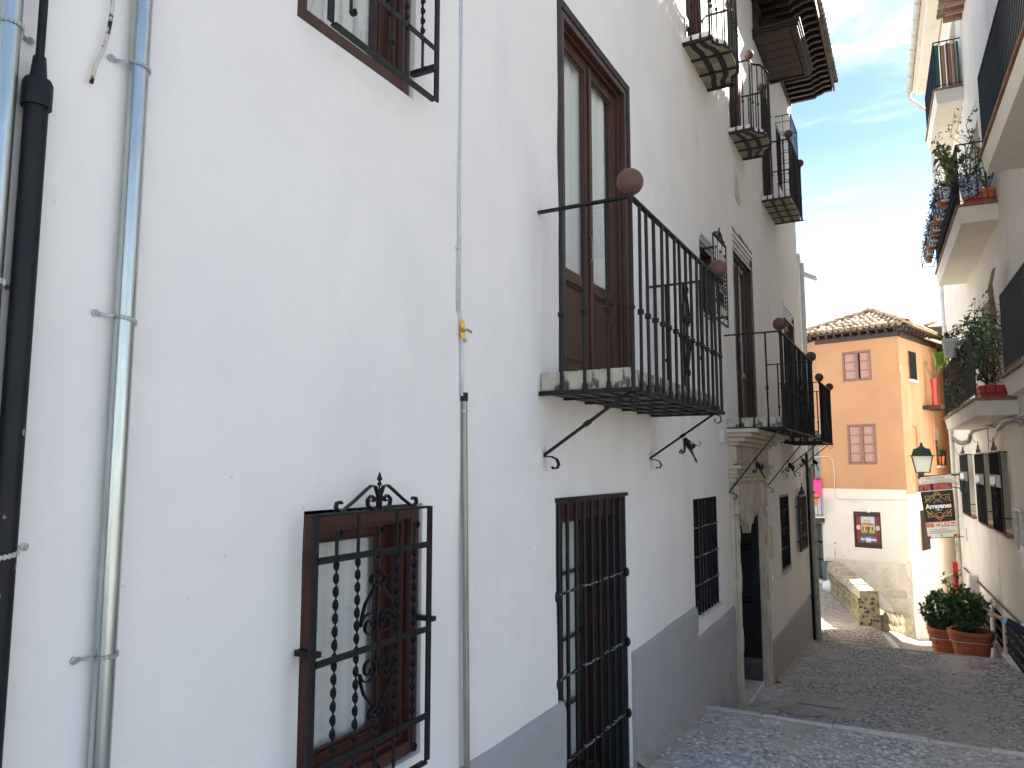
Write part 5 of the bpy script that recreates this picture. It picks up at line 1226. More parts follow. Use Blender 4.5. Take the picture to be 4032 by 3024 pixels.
def tiles(o, across, upv, width, run, height, limit, step=.205):
    """courses of barrel tiles on one roof face: o is the eave corner, limit(a) the length of the slope at a"""
    slope = Vector((upv.x * run, upv.y * run, height)).normalized(); nrm = across.cross(slope).normalized()
    if nrm.z < 0: nrm = -nrm
    k = 0; a = step / 2; rot = Matrix((slope, nrm.cross(slope), nrm)).transposed().to_euler()
    while a < width:
        L = limit(a); r = -.05
        while r < L - .12:
            at = o + across * a + slope * r + nrm * (.045 + random.uniform(-.006, .01))
            for me, nm, dx, dz in ((tmesh, 'roof_tile', 0, 0), (cmesh, 'channel_tile', step / 2, .035)):
                ob = bpy.data.objects.new(nm, me); C.objects.link(ob); place(ob, at + across * dx + nrm * dz, roof)
                q = Matrix.Rotation(random.uniform(-.05, .05), 3, nrm) @ Matrix((slope, nrm.cross(slope), nrm)).transposed(); ob.rotation_euler = q.to_euler()
            r += .36
        a += step
wf = sL + 2 * e + .25; runf = 1.75 + e; slen = sqrt(runf ** 2 + rise ** 2)
pk = r0[0] + e
tiles(RP(-e, -e, zt_), OF.al, OR.al, wf, runf, rise, lambda a: slen * min(a / pk, (wf - a) / (wf - pk), 1))
runr = r0[0] + e; sl2 = sqrt(runr ** 2 + rise ** 2)
tiles(RP(-e, -e, zt_), OR.al, OF.al, D + 2 * e, runr, rise, lambda a: sl2 * min(a / runf, (D + 2 * e - a) / runf, 1), step=.215)
def hip(a, b):
    n = int((b - a).length / .34); d = (b - a).normalized(); sd = d.cross(Vector((0, 0, 1))).normalized(); up = sd.cross(d)
    for k in range(n):
        ob = bpy.data.objects.new('ridge_tile', tmesh); C.objects.link(ob); place(ob, a + (b - a) * k / n + up * .09, roof); ob.rotation_euler = Matrix((d, sd * -1 if False else up.cross(d), up)).transposed().to_euler(); ob.scale = (1, 1.15, 1.1)
A0 = RP(*r0, zt_ + rise); A1 = RP(*r1, zt_ + rise)
hip(RP(-e, -e, zt_), A0); hip(RP(sL + e + .25, -e, zt_), A0); hip(A1, A0)
# wire and lamp on the lower wall
def owire(pts, r=.012, mat='zinc_strap'):
    P = [OF.P(*(lambda q: (q[0], .03, q[1]))(OF.px(x, y, .03))) for x, y in pts]; return MB().tube(P, r, 6)
tag(mk('wall_wire', owire([(3200, 1800), (3265, 1797), (3281, 1815), (3286, 1870), (3286, 1945), (3300, 1965), (3420, 1968), (3520, 1968), (3600, 1972)], .014), 'zinc_gutter', smooth=True), 'painted wire crossing the pale band of the orange house', 'cable')
q = OF.px(3420, 2010, .06); m = MB().lathe([(.03, 0), (.05, -.03), (.07, -.10), (.02, -.13)], OF.P(q[0], .09, q[1] + .06), 10); m.bar(OF.P(q[0], 0, q[1] + .05), OF.P(q[0], .09, q[1] + .05), .03, .03); tag(mk('poster_lamp', m, 'white_plastic', smooth=True), 'small white lamp above the palace poster', 'lamp')
a = OF.px(3495, 2318); b = OF.px(3574, 2352)
vg = thing('wall_vent', OF.P((a[0] + b[0]) / 2, 0, b[1]), 'slatted vent grille in the rough base of the orange house', 'vent'); z0, z1, s0, s1 = b[1], a[1], min(a[0], b[0]), max(a[0], b[0])
m = OF.ring(MB(), s0, s1, .0, .05, z0, z1, .03); mk('frame', m, 'zinc_gutter', vg)
for k in range(9): z = z0 + (z1 - z0) * (k + .5) / 9; m = OF.box(MB(), s0 + .03, s1 - .03, .015, .045, z - .012, z + .01); mk('slat', m, 'zinc_gutter', vg)

# ------------------------------------------------------------------ parapet, bank and low rubble wall in front of the orange house
rr = random.Random(21)
n0 = Vector((-1.30, 22.5, 0)); n1 = Vector((-2.62, 27.9, 0)); d = (n1 - n0).normalized(); sd = Vector((d.y, -d.x, 0)); hw = .24
par = MB(); N_ = 26; zT = lambda f: 1.66 + .12 * f
vs = []
for k in range(N_ + 1):
    f = k / N_; c = n0.lerp(n1, f); j = lambda q: .03 * noise.noise(Vector((c.y * 2.1, q, 3)))
    top = zT(f) + .04 * noise.noise(Vector((c.y * 2.5, 8, 8)))
    vs += [c - sd * (hw + .06) + Vector((0, 0, -.4)), c - sd * (hw + j(1)) + Vector((0, 0, top - .05)), c - sd * (hw * .6) + Vector((0, 0, top + .02)), c + sd * (hw * .6) + Vector((0, 0, top + .02)), c + sd * (hw + j(2)) + Vector((0, 0, top - .06)), c + sd * (hw + .05) + Vector((0, 0, -.8))]
par.add(vs, [(k * 6 + q, k * 6 + q + 1, (k + 1) * 6 + q + 1, (k + 1) * 6 + q) for k in range(N_) for q in range(5)] + [(5, 4, 3, 2, 1, 0), tuple(N_ * 6 + q for q in range(6))])
par = mk('rubble_parapet', par, 'rubble', smooth=True, angle=40); tag(par, 'low stone parapet with a pebble-studded end beside the path', 'wall')
vsP, fsP = PEB[0]
stm = [MB().add(*PEB[i]).mesh('stone', smooth=True) for i in range(6)]
for me in stm: me.materials.append(M['river_stone'])
for r in range(7):                                    # dark pebbles in the end face
    for k in range(4):
        u = -.19 + .125 * k + rr.uniform(-.05, .05) + (.05 if r % 2 else 0); z = .86 + .105 * r + rr.uniform(-.035, .035)
        if u > .24 or rr.random() < .12: continue
        c = n0 - d * .0 + sd * u; ob = bpy.data.objects.new('stone', stm[rr.randrange(6)]); C.objects.link(ob); place(ob, (c.x, c.y - .002, z), par)
        ob.scale = (.024 + .04 * rr.random(), .018 + .028 * rr.random(), .015); ob.rotation_euler = (Matrix((sd, Vector((0, 0, 1)), sd.cross(Vector((0, 0, 1))))).transposed() @ Matrix.Rotation(rr.uniform(-.5, .5), 3, 'Z')).to_euler()
cm = MB()
for k in range(15):                                   # capping stones
    f0, f1 = k / 15 + .004, (k + 1) / 15 - .004; a, b = n0.lerp(n1, f0), n0.lerp(n1, f1); za, zb = zT(f0) + rr.uniform(-.01, .03), zT(f1) + rr.uniform(-.01, .03); w = hw + rr.uniform(-.02, .03)
    m = MB().hexa([a - sd * w + Vector((0, 0, za - .09)), a + sd * w + Vector((0, 0, za - .09)), b + sd * w + Vector((0, 0, zb - .09)), b - sd * w + Vector((0, 0, zb - .09)), a - sd * w * .85 + Vector((0, 0, za + .03)), a + sd * w * .85 + Vector((0, 0, za + .03)), b + sd * w * .85 + Vector((0, 0, zb + .03)), b - sd * w * .85 + Vector((0, 0, zb + .03))]); mk('capping_stone', m, 'rubble', par, bev=.03)
for r in range(5):                                    # rough courses on the path side
    for k in range(22):
        f = (k + .5 + rr.uniform(-.2, .2)) / 22; c = n0.lerp(n1, f) - sd * (hw + .015); ob = bpy.data.objects.new('stone', stm[rr.randrange(6)]); C.objects.link(ob)
        if k == 0 and r == 0:
            sm2 = [me.copy() for me in stm]
            for me in sm2: me.materials[0] = M['rubble']
        ob.data = sm2[rr.randrange(6)]; place(ob, (c.x, c.y, .85 + .15 * r + rr.uniform(-.02, .02)), par); ob.scale = (.12 + .04 * rr.random(), .06 + .02 * rr.random(), .035); ob.rotation_euler = Matrix((d, Vector((0, 0, 1)), -sd)).transposed().to_euler()
# low retaining wall down to the house corner, bank behind it
q0, q1 = Vector((-1.02, 22.62, 0)), Vector((-.42, 28.0, 0)); tz = lambda f: 1.22 + (-.05 - 1.22) * f
q0t = onY(3478, 2418, 22.7).z; q1t = onY(3608, 2446, 27.6).z
tz = lambda f: q0t + (q1t - q0t) * f
low = MB(); vs = []; N_ = 24; dd = (q1 - q0).normalized(); ds = Vector((dd.y, -dd.x, 0))
for k in range(N_ + 1):
    f = k / N_; c = q0.lerp(q1, f); t_ = tz(f) + .04 * noise.noise(Vector((c.y * 3, 2, 2))); vs += [c + ds * .02 + Vector((0, 0, -2.5)), c + ds * (.02 * noise.noise(Vector((c.y * 4, 0, 0)))) + Vector((0, 0, t_ - .03)), c - ds * .2 + Vector((0, 0, t_ + .02)), c - ds * .3 + Vector((0, 0, t_ - .1))]
low.add(vs, [(k * 4 + q, k * 4 + q + 1, (k + 1) * 4 + q + 1, (k + 1) * 4 + q) for k in range(N_) for q in range(3)] + [(0, 3, 2, 1), (N_ * 4, N_ * 4 + 1, N_ * 4 + 2, N_ * 4 + 3)])
low = tag(mk('retaining_wall', low, 'rubble', smooth=True, angle=40), 'low sunlit rubble wall running down to the orange house corner', 'wall')
for k in range(70):
    f = (k + rr.random()) / 70; c = q0.lerp(q1, f) + ds * .015
    for r in range(3):
        ob = bpy.data.objects.new('stone', sm2[rr.randrange(6)]); C.objects.link(ob); zt0 = zp(c.x + .3, c.y) - .05; hgt = tz(f) - zt0
        place(ob, (c.x, c.y, zt0 + hgt * (r + .5) / 3 + rr.uniform(-.05, .05)), low); ob.scale = (.05 + .03 * rr.random(), .11 + .08 * rr.random(), .05); ob.rotation_euler = (Matrix((dd, Vector((0, 0, 1)), ds)).transposed() @ Matrix.Rotation(rr.uniform(-.3, .3), 3, 'Z')).to_euler()
bank = MB(); nu, nv = 18, 12
def bk(f, g):                                         # f along the wall, g from the low wall to parapet and house
    a = q0.lerp(q1, f) - ds * .15; a.z = tz(f) - .02
    L = OF.P(sL * .93, .05, 0); b = n0.lerp(L, min(1, f * 1.05)) + sd * hw * .6; bz = 1.15 + .1 * f
    p = a.lerp(Vector((b.x, b.y, bz)), g); p.z += .05 * noise.noise(Vector((p.x * 2, p.y * 2, 0))); return p
bank.add([bk(i / nu, j / nv) for i in range(nu + 1) for j in range(nv + 1)], [(i * (nv + 1) + j, i * (nv + 1) + j + 1, (i + 1) * (nv + 1) + j + 1, (i + 1) * (nv + 1) + j) for i in range(nu) for j in range(nv)])
bank = mk('mossy_bank', bank, 'mossy_bank', kind='structure', smooth=True)

# ------------------------------------------------------------------ houses closing the view
nb = thing('neighbour_house', (-5, 21, 0), 'white house end seen just past the corner of the balconied house', 'house')
m = MB().prism([(-9, 18.3, -1), (-2.22, 18.3, -1), (-2.62, 22.6, -1), (-9, 22.6, -1)], [(-9, 18.3, 9.9), (-2.22, 18.3, 9.9), (-2.62, 22.6, 9.9), (-9, 22.6, 9.9)]); mk('wall', m, 'white_plaster', nb)
m = MB().prism([(-9, 18.25, 9.9), (-2.16, 18.25, 9.9), (-2.56, 22.7, 9.9), (-9, 22.7, 9.9)], [(-9, 18.25, 9.97), (-2.16, 18.25, 9.97), (-2.56, 22.7, 9.97), (-9, 22.7, 9.97)]); mk('roof', m, 'white_plaster', nb); m = MB().bar((-2.26, 19.5, 9.78), (-1.95, 19.5, 9.62), .4, .05); mk('eave_bracket', m, 'white_plaster', nb)
m = MB().tube([(-2.16, 18.55, 9.8), (-2.16, 18.55, 1)], .05, 8); mk('pipe', m, 'white_plaster', nb, smooth=True)
oc = thing('ochre_house', (3, 33, 0), 'pale yellow house with wooden soffit and gutter behind the downpipe', 'house')
zO = onY(3650, 1300, 30.4).z
m = MB().box(1.42, 2.3, 30.6, 36, -3, zO + .2); mk('wall', m, 'cream_plaster', oc)
m = MB().prism([(.52, 30.2, zO), (2.4, 30.2, zO), (2.4, 36.5, zO), (.52, 36.5, zO)], [(.52, 30.2, zO + .07), (2.4, 30.2, zO + .7), (2.4, 36.5, zO + .7), (.52, 36.5, zO + .07)]); ro = mk('roof', m, 'eave_wood', oc)
m = MB().prism([(.6, 30.18, zO + .08), (1.7, 30.18, zO + .08), (1.7, 30.2, zO + .08), (.6, 30.2, zO + .08)], [(.62, 30.18, zO + .12), (1.7, 30.18, zO + .42), (1.7, 30.2, zO + .42), (.62, 30.2, zO + .12)]); mk('gable_board', m, 'yellow_plastic' if False else 'cream_plaster', oc)
for k in range(10): m = MB().box(.6, 1.45, 30.3 + k * .5, 30.42 + k * .5, zO - .11, zO); mk('rafter', m, 'eave_wood', ro)
for k in range(10):
    ob = bpy.data.objects.new('roof_tile', tmesh); C.objects.link(ob); place(ob, (.5, 30.25 + k * .21, zO + .12), ro); ob.rotation_euler = (0, radians(-17), 0)
m = MB().tube([(.44, 30.1, zO - .02), (.44, 36.5, zO - .02)], .08, 10); mk('gutter', m, 'zinc_gutter', oc, smooth=True)
m = MB().tube([(.44, 30.15, zO - .08), (.5, 30.15, zO - .3), (1.3, 30.5, zO - .62), (1.36, 30.5, zO - 1.2), (1.36, 30.5, -1)], .055, 10); mk('downpipe', m, 'zinc_gutter', oc, smooth=True)
far = thing('far_house', (4, 62, 0), 'small grey roofed house far down the hill', 'house')
m = MB().box(.8, 9, 60, 68, -4, 10.4); mk('wall', m, 'clean_render', far); m = MB().prism([(.3, 59.5, 10.4), (9.5, 59.5, 10.4), (9.5, 68.5, 10.4), (.3, 68.5, 10.4)], [(2, 62, 12), (7.5, 62, 12), (7.5, 66, 12), (2, 66, 12)]); mk('roof', m, 'tile_edge', far)
m = MB()
hp = [(-260, 240), (-120, 300), (0, 320), (120, 300), (300, 260)]
vs = []
for i, (x, y) in enumerate(hp): vs += [(x, y, -6), (x, y + 60, 16 + 3 * (i % 2))]
m.add(vs, [(2 * i, 2 * i + 2, 2 * i + 3, 2 * i + 1) for i in range(4)]); mk('hillside', m, 'far_hill', kind='structure')

# ------------------------------------------------------------------ street lantern on its bracket
YB = 24.6
wx = xr(YB)
lan = thing('street_lantern', (wx, YB, 4.2), 'dark green street lantern with milky panes on a scrolled wall bracket', 'lantern')
c = onY(3632, 1870, YB); top = onY(3625, 1742, YB).z; bot = onY(3632, 1866, YB).z
lx = onY(3630, 1800, YB).x; H = top - bot
def ringq(w, z): return [(lx - w, YB - w, z), (lx + w, YB - w, z), (lx + w, YB + w, z), (lx - w, YB + w, z)]
z = lambda f: bot + H * f
m = MB().prism(ringq(.165, z(.05)), ringq(.255, z(.56))); mk('pane_body', m, 'milk_glass', lan)
m = MB()
for i in range(4):
    a, b = ringq(.17, z(.04))[i], ringq(.262, z(.56))[i]; m.bar(a, b, .022, .022)
    m.bar(ringq(.17, z(.05))[i], ringq(.17, z(.05))[(i + 1) % 4], .022, .022)
m.prism(ringq(.33, z(.56)), ringq(.33, z(.58))); m.prism(ringq(.265, z(.58)), ringq(.21, z(.78))); m.prism(ringq(.215, z(.78)), ringq(.20, z(.80)))
m.lathe([(.16, z(.80)), (.10, z(.84)), (.05, z(.88)), (.035, z(.93)), (.06, z(.95)), (.03, z(.965)), (.02, z(1.0))], (lx, YB, 0), 12); mk('housing', m, 'lamp_green', lan)
zb = onY(3640, 1876, YB).z
m = MB(); m.lathe([(.03, zb), (.035, z(.03)), (.17, z(.04))], (lx, YB, 0), 10)
m.bar((lx - .1, YB, zb), (wx, YB, zb + .05), .03, .04); m.bar((wx - .02, YB, zb + .12), (wx - .02, YB, zb - .42), .05, .05); m.bar((lx + .45, YB, zb - .24), (wx, YB, zb - .33), .025, .03)
for cx_, r_, w0 in ((lx + .18, .08, 1), (lx + .38, .09, -1), (lx + .58, .10, 1), (lx + .80, .13, -1)):
    if cx_ + r_ < wx: m.strap([(cx_ + (r_ * (1 - .55 * k / 20)) * cos(w0 * k * .5), YB, zb - .11 + (r_ * (1 - .55 * k / 20)) * sin(w0 * k * .5)) for k in range(21)], (0, 1, 0), .03, .012)
mk('bracket', m, 'lamp_green', lan)
m = MB().box(lx + .28, lx + .72, YB - .16, YB - .05, zb - .17, zb - .08); mk('small_floodlight', m, 'roller_blind', lan, bev=.015)

# ------------------------------------------------------------------ hanging banner
K = [onY(x, y, YB - .02) for x, y in ((3614, 1880), (3745, 1868), (3770, 2112), (3655, 2119))]   # tl, tr, br, bl
def BN(u, v, lay=0):
    p = K[0].lerp(K[1], u).lerp(K[3].lerp(K[2], u), v)
    return (p.x, p.y - .0035 * lay + .02 * sin(u * 5 + v * 3) * v, p.z)
ban = MB(); nu, nv = 6, 12
ban.add([BN(i / nu, j / nv) for j in range(nv + 1) for i in range(nu + 1)], [(j * (nu + 1) + i, j * (nu + 1) + i + 1, (j + 1) * (nu + 1) + i + 1, (j + 1) * (nu + 1) + i) for j in range(nv) for i in range(nu)])
BT = thing('hanging_banner', (wx, YB, K[2].z), 'black and white hanging restaurant banner with gold star emblem', 'banner')
mk('cloth', ban, 'banner_white', BT)
def patch(u0, u1, v0, v1, mat, lay=1, name='print'):
    m = MB(); n = 6; m.add([BN(u0 + (u1 - u0) * i / n, v, lay) for v in (v0, (v0 * 2 + v1) / 3, (v0 + 2 * v1) / 3, v1) for i in range(n + 1)], [(j * 7 + i, j * 7 + i + 1, (j + 1) * 7 + i + 1, (j + 1) * 7 + i) for j in range(3) for i in range(n)]); return mk(name, m, mat, BT)
patch(0, 1, .245, .74, 'banner_black'); patch(0, 1, .12, .235, 'banner_photo'); patch(0, 1, .235, .245, 'banner_text'); patch(.0, 1, .74, .748, 'banner_red'); patch(0, 1, .748, .83, 'banner_food')
patch(.33, .42, .125, .232, 'banner_black', 2); patch(0.0, .06, .0, .03, 'banner_red', 2)
patch(.28, .52, .76, .825, 'banner_white', 2); patch(.55, .74, .757, .81, 'banner_white', 2); patch(.78, 1, .75, .815, 'banner_white', 2); patch(.31, .48, .775, .815, 'banner_food', 3); patch(.6, .7, .77, .8, 'banner_food', 3); patch(.82, .97, .765, .8, 'banner_food', 3)
asp = (K[1] - K[0]).length / (K[3] - K[0]).length
def bl(pts, w, mat, lay=2, name='print'):
    m = MB()
    for (a, b) in zip(pts, pts[1:]):
        d = Vector((b[0] - a[0], (b[1] - a[1]) / asp)).normalized(); n = (-d.y * w, d.x * w * asp)
        m.add([BN(a[0] - n[0], a[1] - n[1], lay), BN(b[0] - n[0], b[1] - n[1], lay), BN(b[0] + n[0], b[1] + n[1], lay), BN(a[0] + n[0], a[1] + n[1], lay)], [(0, 1, 2, 3)])
    return m
def merge(*ms):
    r = MB()
    for q in ms: r.add(q.v, q.f)
    return r
cu, cv = .5, .49
def star(du, dv): return (cu + du, cv + dv * asp)
g = []
for sg in (-1, 1):
    g += [bl([star(-.44, sg * .12), star(0, sg * .56 * .86), star(.44, sg * .12)], .008, ''), bl([star(-.30, sg * .12), star(0, sg * .40), star(.30, sg * .12)], .006, ''), bl([star(-.46, sg * .12), star(.46, sg * .12)], .006, '')]
    for mm in (-1, 1):
        g += [bl([star(mm * .36, sg * .13), star(mm * .38, sg * .36), star(mm * .16, sg * .34)], .008, ''), bl([star(mm * (.29 + .045 * cos(a)), sg * (.25 + .045 * sin(a))) for a in [k * pi / 4 for k in range(9)]], .006, '')]
    g += [bl([star(.13 * cos(a), sg * .30 + .085 * sin(a)) for a in [k * pi / 6 for k in range(13)]], .007, ''), bl([star(.05 * cos(a), sg * .42 + .05 * sin(a)) for a in [k * pi / 4 for k in range(9)]], .006, '')]
mk('emblem', merge(*g), 'banner_gold', BT)
m = MB(); m.add([BN(*star(.17 * cos(k * pi / 12), .17 * sin(k * pi / 12)), 3) for k in range(24)], [tuple(range(24))]); mk('emblem_disc', m, 'banner_black', BT)
patch(.0, 1, cv - .068, cv + .068, 'banner_black', 3)
text_mesh('Arrayanes', .215, lambda x, y: BN(cu + x, cv + .035 - y * asp, 4), 'banner_text', 'lettering', BT, bold=.010, font_sx=.92)
def arc_text(txt, r, a0, da, size, flip):
    for i, ch in enumerate(txt):
        a = a0 + da * (i - (len(txt) - 1) / 2); k = -1 if flip else 1
        def fn(x, y, a=a): 
            th = a; rx, ry = sin(th), cos(th)
            px = r * rx * 1 + x * cos(th) + y * rx * k if not flip else r * rx + x * cos(th) - y * rx
            py = (r * ry + y * ry - x * sin(th)) if not flip else (-(r * ry) + y * ry + x * sin(th))
            return BN(cu + px, cv - py * asp, 4)
        text_mesh(ch, size, fn, 'banner_text', 'lettering', BT)
arc_text('RESTAURANTE', .155, 0, .17, .045, False); arc_text('GRANADA', .175, 0, .22, .05, True)
text_mesh('¡VEN A VIVIR', .10, lambda x, y: BN(.5 + x, .055 - y * asp, 2), 'banner_grey', 'lettering', BT)
text_mesh('NUEVAS EXPERIENCIAS', .078, lambda x, y: BN(.5 + x, .105 - y * asp, 2), 'banner_grey', 'lettering', BT)
for v, u0, u1 in ((.862, .12, .70), (.892, .08, .95), (.918, .05, .97)):
    u = u0
    while u < u1: w_ = random.uniform(.02, .06); patch(u, min(u1, u + w_), v, v + .011, 'banner_grey', 2, 'small_print'); u += w_ + .012
m = MB(); m.add([BN(.47 + .045 * cos(k * pi / 6), .965 + .045 * asp * sin(k * pi / 6), 2) for k in range(12)], [tuple(range(12))]); mk('print', m, 'banner_lime', BT); patch(0, .1, .97, 1, 'banner_red', 2); patch(.88, 1, .96, 1, 'banner_red', 2)
m = MB().bar(K[0] + Vector((-.03, .01, .01)), Vector((wx, YB, K[1].z + .03)), .02, .02); m.bar(K[3] + Vector((-.03, .01, -.01)), Vector((wx, YB, K[2].z)), .02, .02); mk('banner_rod', m, 'black_iron', BT)

# ------------------------------------------------------------------ litter bin, bag, towel, pot on the little balcony
bp_ = onZ(3240, 2268, .95); by = 28.0; bx = onY(3261, 2240, by).x; bz = zp(bx, by)
bn = thing('litter_bin', (bx, by, bz), 'grey litter bin hung on a post at the end of the parapet', 'bin')
m = MB().lathe([(.15, .12), (.19, .82), (.205, .83), (.205, .90), (.175, .90), (.17, .84), (.14, .2)], (bx, by, bz), 16); mk('body', m, 'grey_bin', bn, smooth=True, angle=40)
m = MB().tube([(bx + .24, by, bz - .05), (bx + .24, by, bz + 1.35)], .03, 10); m.bar((bx + .19, by, bz + .7), (bx + .24, by, bz + .7), .05, .05); mk('post', m, 'dirty_pipe', bn)
gy = 27.3; gx = onY(3271, 2300, gy).x; gz = zp(gx, gy)
m = MB(); rr = random.Random(8); n, k_ = 14, 8; vs = []
for j in range(k_ + 1):
    f = j / k_
    for i in range(n):
        a = 2 * pi * i / n; r = .27 * (sin(pi * (.12 + .80 * f)) ** .7) * (1 + .13 * noise.noise(Vector((cos(a) * 2, sin(a) * 2, f * 3)))) if f < .9 else .05 + .03 * rr.random(); vs.append((gx + r * cos(a), gy + r * sin(a) * .8, gz - .01 + .42 * f))
m.add(vs, [(j * n + i, j * n + (i + 1) % n, (j + 1) * n + (i + 1) % n, (j + 1) * n + i) for j in range(k_) for i in range(n)] + [tuple(range(n - 1, -1, -1)), tuple(range(k_ * n, k_ * n + n))])
bg_ = thing('rubbish_bag', (gx, gy, gz), 'knotted white rubbish bag dumped by the parapet', 'bag'); mk('sack', m, 'bag_white', bg_, smooth=True)
m = MB()
for q in range(6):
    a = q * 1.05; m.add([(gx, gy, gz + .40), (gx + .14 * cos(a), gy + .14 * sin(a), gz + .5), (gx + .14 * cos(a + .7), gy + .14 * sin(a + .7), gz + .48)], [(0, 1, 2)])
mk('blue_tie', m, 'bag_blue', bg_)
m = MB(); n = 10; vs = []
for i in range(n + 1):
    f = i / n; s = OS.P(.02 + .02 * sin(9 * f), t1 + .03 + .03 * sin(f * 14), 0)
    base_p = OS.P(-.03, .06 + .42 * f, 0)
    for t_, z_ in ((.03, zt + .75 - .25 * f), (.035, zt + 1.1), (0.0, zt + 1.375), (-.035, zt + 1.1), (-.03, zt + .85)):
        q = base_p - OS.al * (t_ + .012 * sin(f * 16)); vs.append((q.x, q.y, z_))
m.add(vs, [(i * 5 + k, i * 5 + k + 1, (i + 1) * 5 + k + 1, (i + 1) * 5 + k) for i in range(n) for k in range(4)])
tag(mk('pink_towel', m, 'pink_cloth', smooth=True), 'bright pink towel hung over the small dark balcony rail', 'towel')
def pot(mb_c, r, h, parent, mat, rim=True):
    x, y, z = mb_c; pr = [(r * .66, 0), (r * .88, h * .78), (r * 1.02, h * .80), (r, h), (r * .90, h), (r * .86, h * .86), (r * .3, h * .85)] if rim else [(r * .8, 0), (r, h), (r * .93, h), (r * .9, h * .9), (r * .2, h * .89)]
    m = MB().lathe(pr, (x, y, z), 18); return mk('pot', m, mat, parent, smooth=True, angle=35)
p = OS.P(-.28, .50, zt + .42); tp = thing('hanging_pot', p, 'terracotta pot held in a ring on the small dark balcony', 'pot'); pot(p, .21, .42, tp, 'terracotta_pale'); m = MB().tube([p + Vector((.22 * cos(a), .22 * sin(a), .3)) for a in [k * pi / 6 for k in range(13)]], .012, 6); mk('ring', m, 'black_iron', tp)

# ------------------------------------------------------------------ foliage
def leaf(mb, c, d, up, L, W):
    d = d.normalized(); s = d.cross(up)
    s = s.normalized() if s.length > 1e-4 else d.orthogonal().normalized(); nn = s.cross(d)
    mb.add([c, c + d * L * .45 + s * W + nn * L * .08, c + d * L - nn * L * .12, c + d * L * .45 - s * W + nn * L * .08, c + d * L * .5 - nn * L * .02], [(0, 1, 4), (1, 2, 4), (2, 3, 4), (3, 0, 4)])
def rv(r): return Vector((r.gauss(0, 1), r.gauss(0, 1), r.gauss(0, 1))).normalized()
def shrub(name, c, pr, ph, crown_c, rad, label, seed, n=85, mat='leaf', group=None):
    r = random.Random(seed); th = thing(name, c, label, 'potted plant', group)
    x, y, z = c
    prf = [(pr * .68, 0), (pr * .80, ph * .48), (pr * .82, ph * .49), (pr * .81, ph * .51), (pr * .90, ph * .76), (pr * .99, ph * .79), (pr, ph * .84), (pr * .95, ph * .86), (pr * 1.03, ph * .9), (pr * 1.03, ph * .98), (pr * .98, ph), (pr * .88, ph), (pr * .86, ph * .9), (.02, ph * .89)]
    mk('pot', MB().lathe(prf, c, 40), 'terracotta', th, smooth=True, angle=30)
    m = MB().lathe([(.02, ph * .9), (pr * .84, ph * .905)], c, 20); mk('soil', m, 'soil', th)
    m = MB().tube([Vector(c) + Vector(((pr * .93) * cos(a), (pr * .93) * sin(a), ph * .72 + .012 * sin(3 * a))) for a in [k * pi / 16 for k in range(33)]], .011, 6); mk('cord', m, 'curtain', th, smooth=True)
    m = MB()
    for k in range(8):
        a = 2 * pi * k / 8; b = Vector((cos(a), sin(a), 0)); m.ball(Vector(c) + b * pr * .86 + Vector((0, 0, ph * .62)), .05, 8, 5, (.6, .6, 1.0))
    mk('relief', m, 'terracotta', th, smooth=True)
    st, lf = MB(), MB(); root = Vector((x, y, z + ph * .9)); cc = Vector(crown_c)
    for k in range(n):
        v = rv(r); v.z = v.z * .9 + .1; q = (.55 + .5 * r.random() ** .6); tip = cc + Vector((v.x * rad[0], v.y * rad[1], v.z * rad[2])) * q
        tip.z = max(tip.z, z + ph * .86 + .1 * r.random())
        mid = root.lerp(tip, .5) + rv(r) * .06; st.tube([root + rv(r) * .06, mid, tip], [.010, .007, .004], 5)
        od = (tip - cc).normalized() * .8 + Vector((0, 0, .35))
        for i in range(13):
            p_ = tip - (tip - mid) * r.random() * .55 + rv(r) * .025; dd_ = (od + rv(r) * .95).normalized(); leaf(lf, p_, dd_, Vector((0, 0, 1)) + rv(r) * .5, .085 + .05 * r.random(), .025 + .012 * r.random())
    mk('stem', st, 'twig', th); mk('foliage', lf, mat, th)
    return th
P2 = onZ(3822, 2575, .95); p2c = (P2.x, 19.25, zp(P2.x, 19.25)); 
q2 = onY(3822, 2480, 19.25)
c2 = onY(3800, 2390, 19.25); c1 = onY(3715, 2400, 20.15)
shrub('potted_shrub', (q2.x, 19.25, q2.z - .76), .43, .76, (c2.x, 19.25, c2.z - .05), (.45, .45, .46), 'glossy green shrub in the big terracotta pot by the cellar grille', 4, n=135)
q1_ = onY(3732, 2470, 20.15); shrub('potted_shrub', (q1_.x, 20.15, q1_.z - .78), .42, .78, (c1.x, 20.15, c1.z - .05), (.47, .45, .50), 'taller glossy shrub in the terracotta pot on the lane side', 9, n=140)
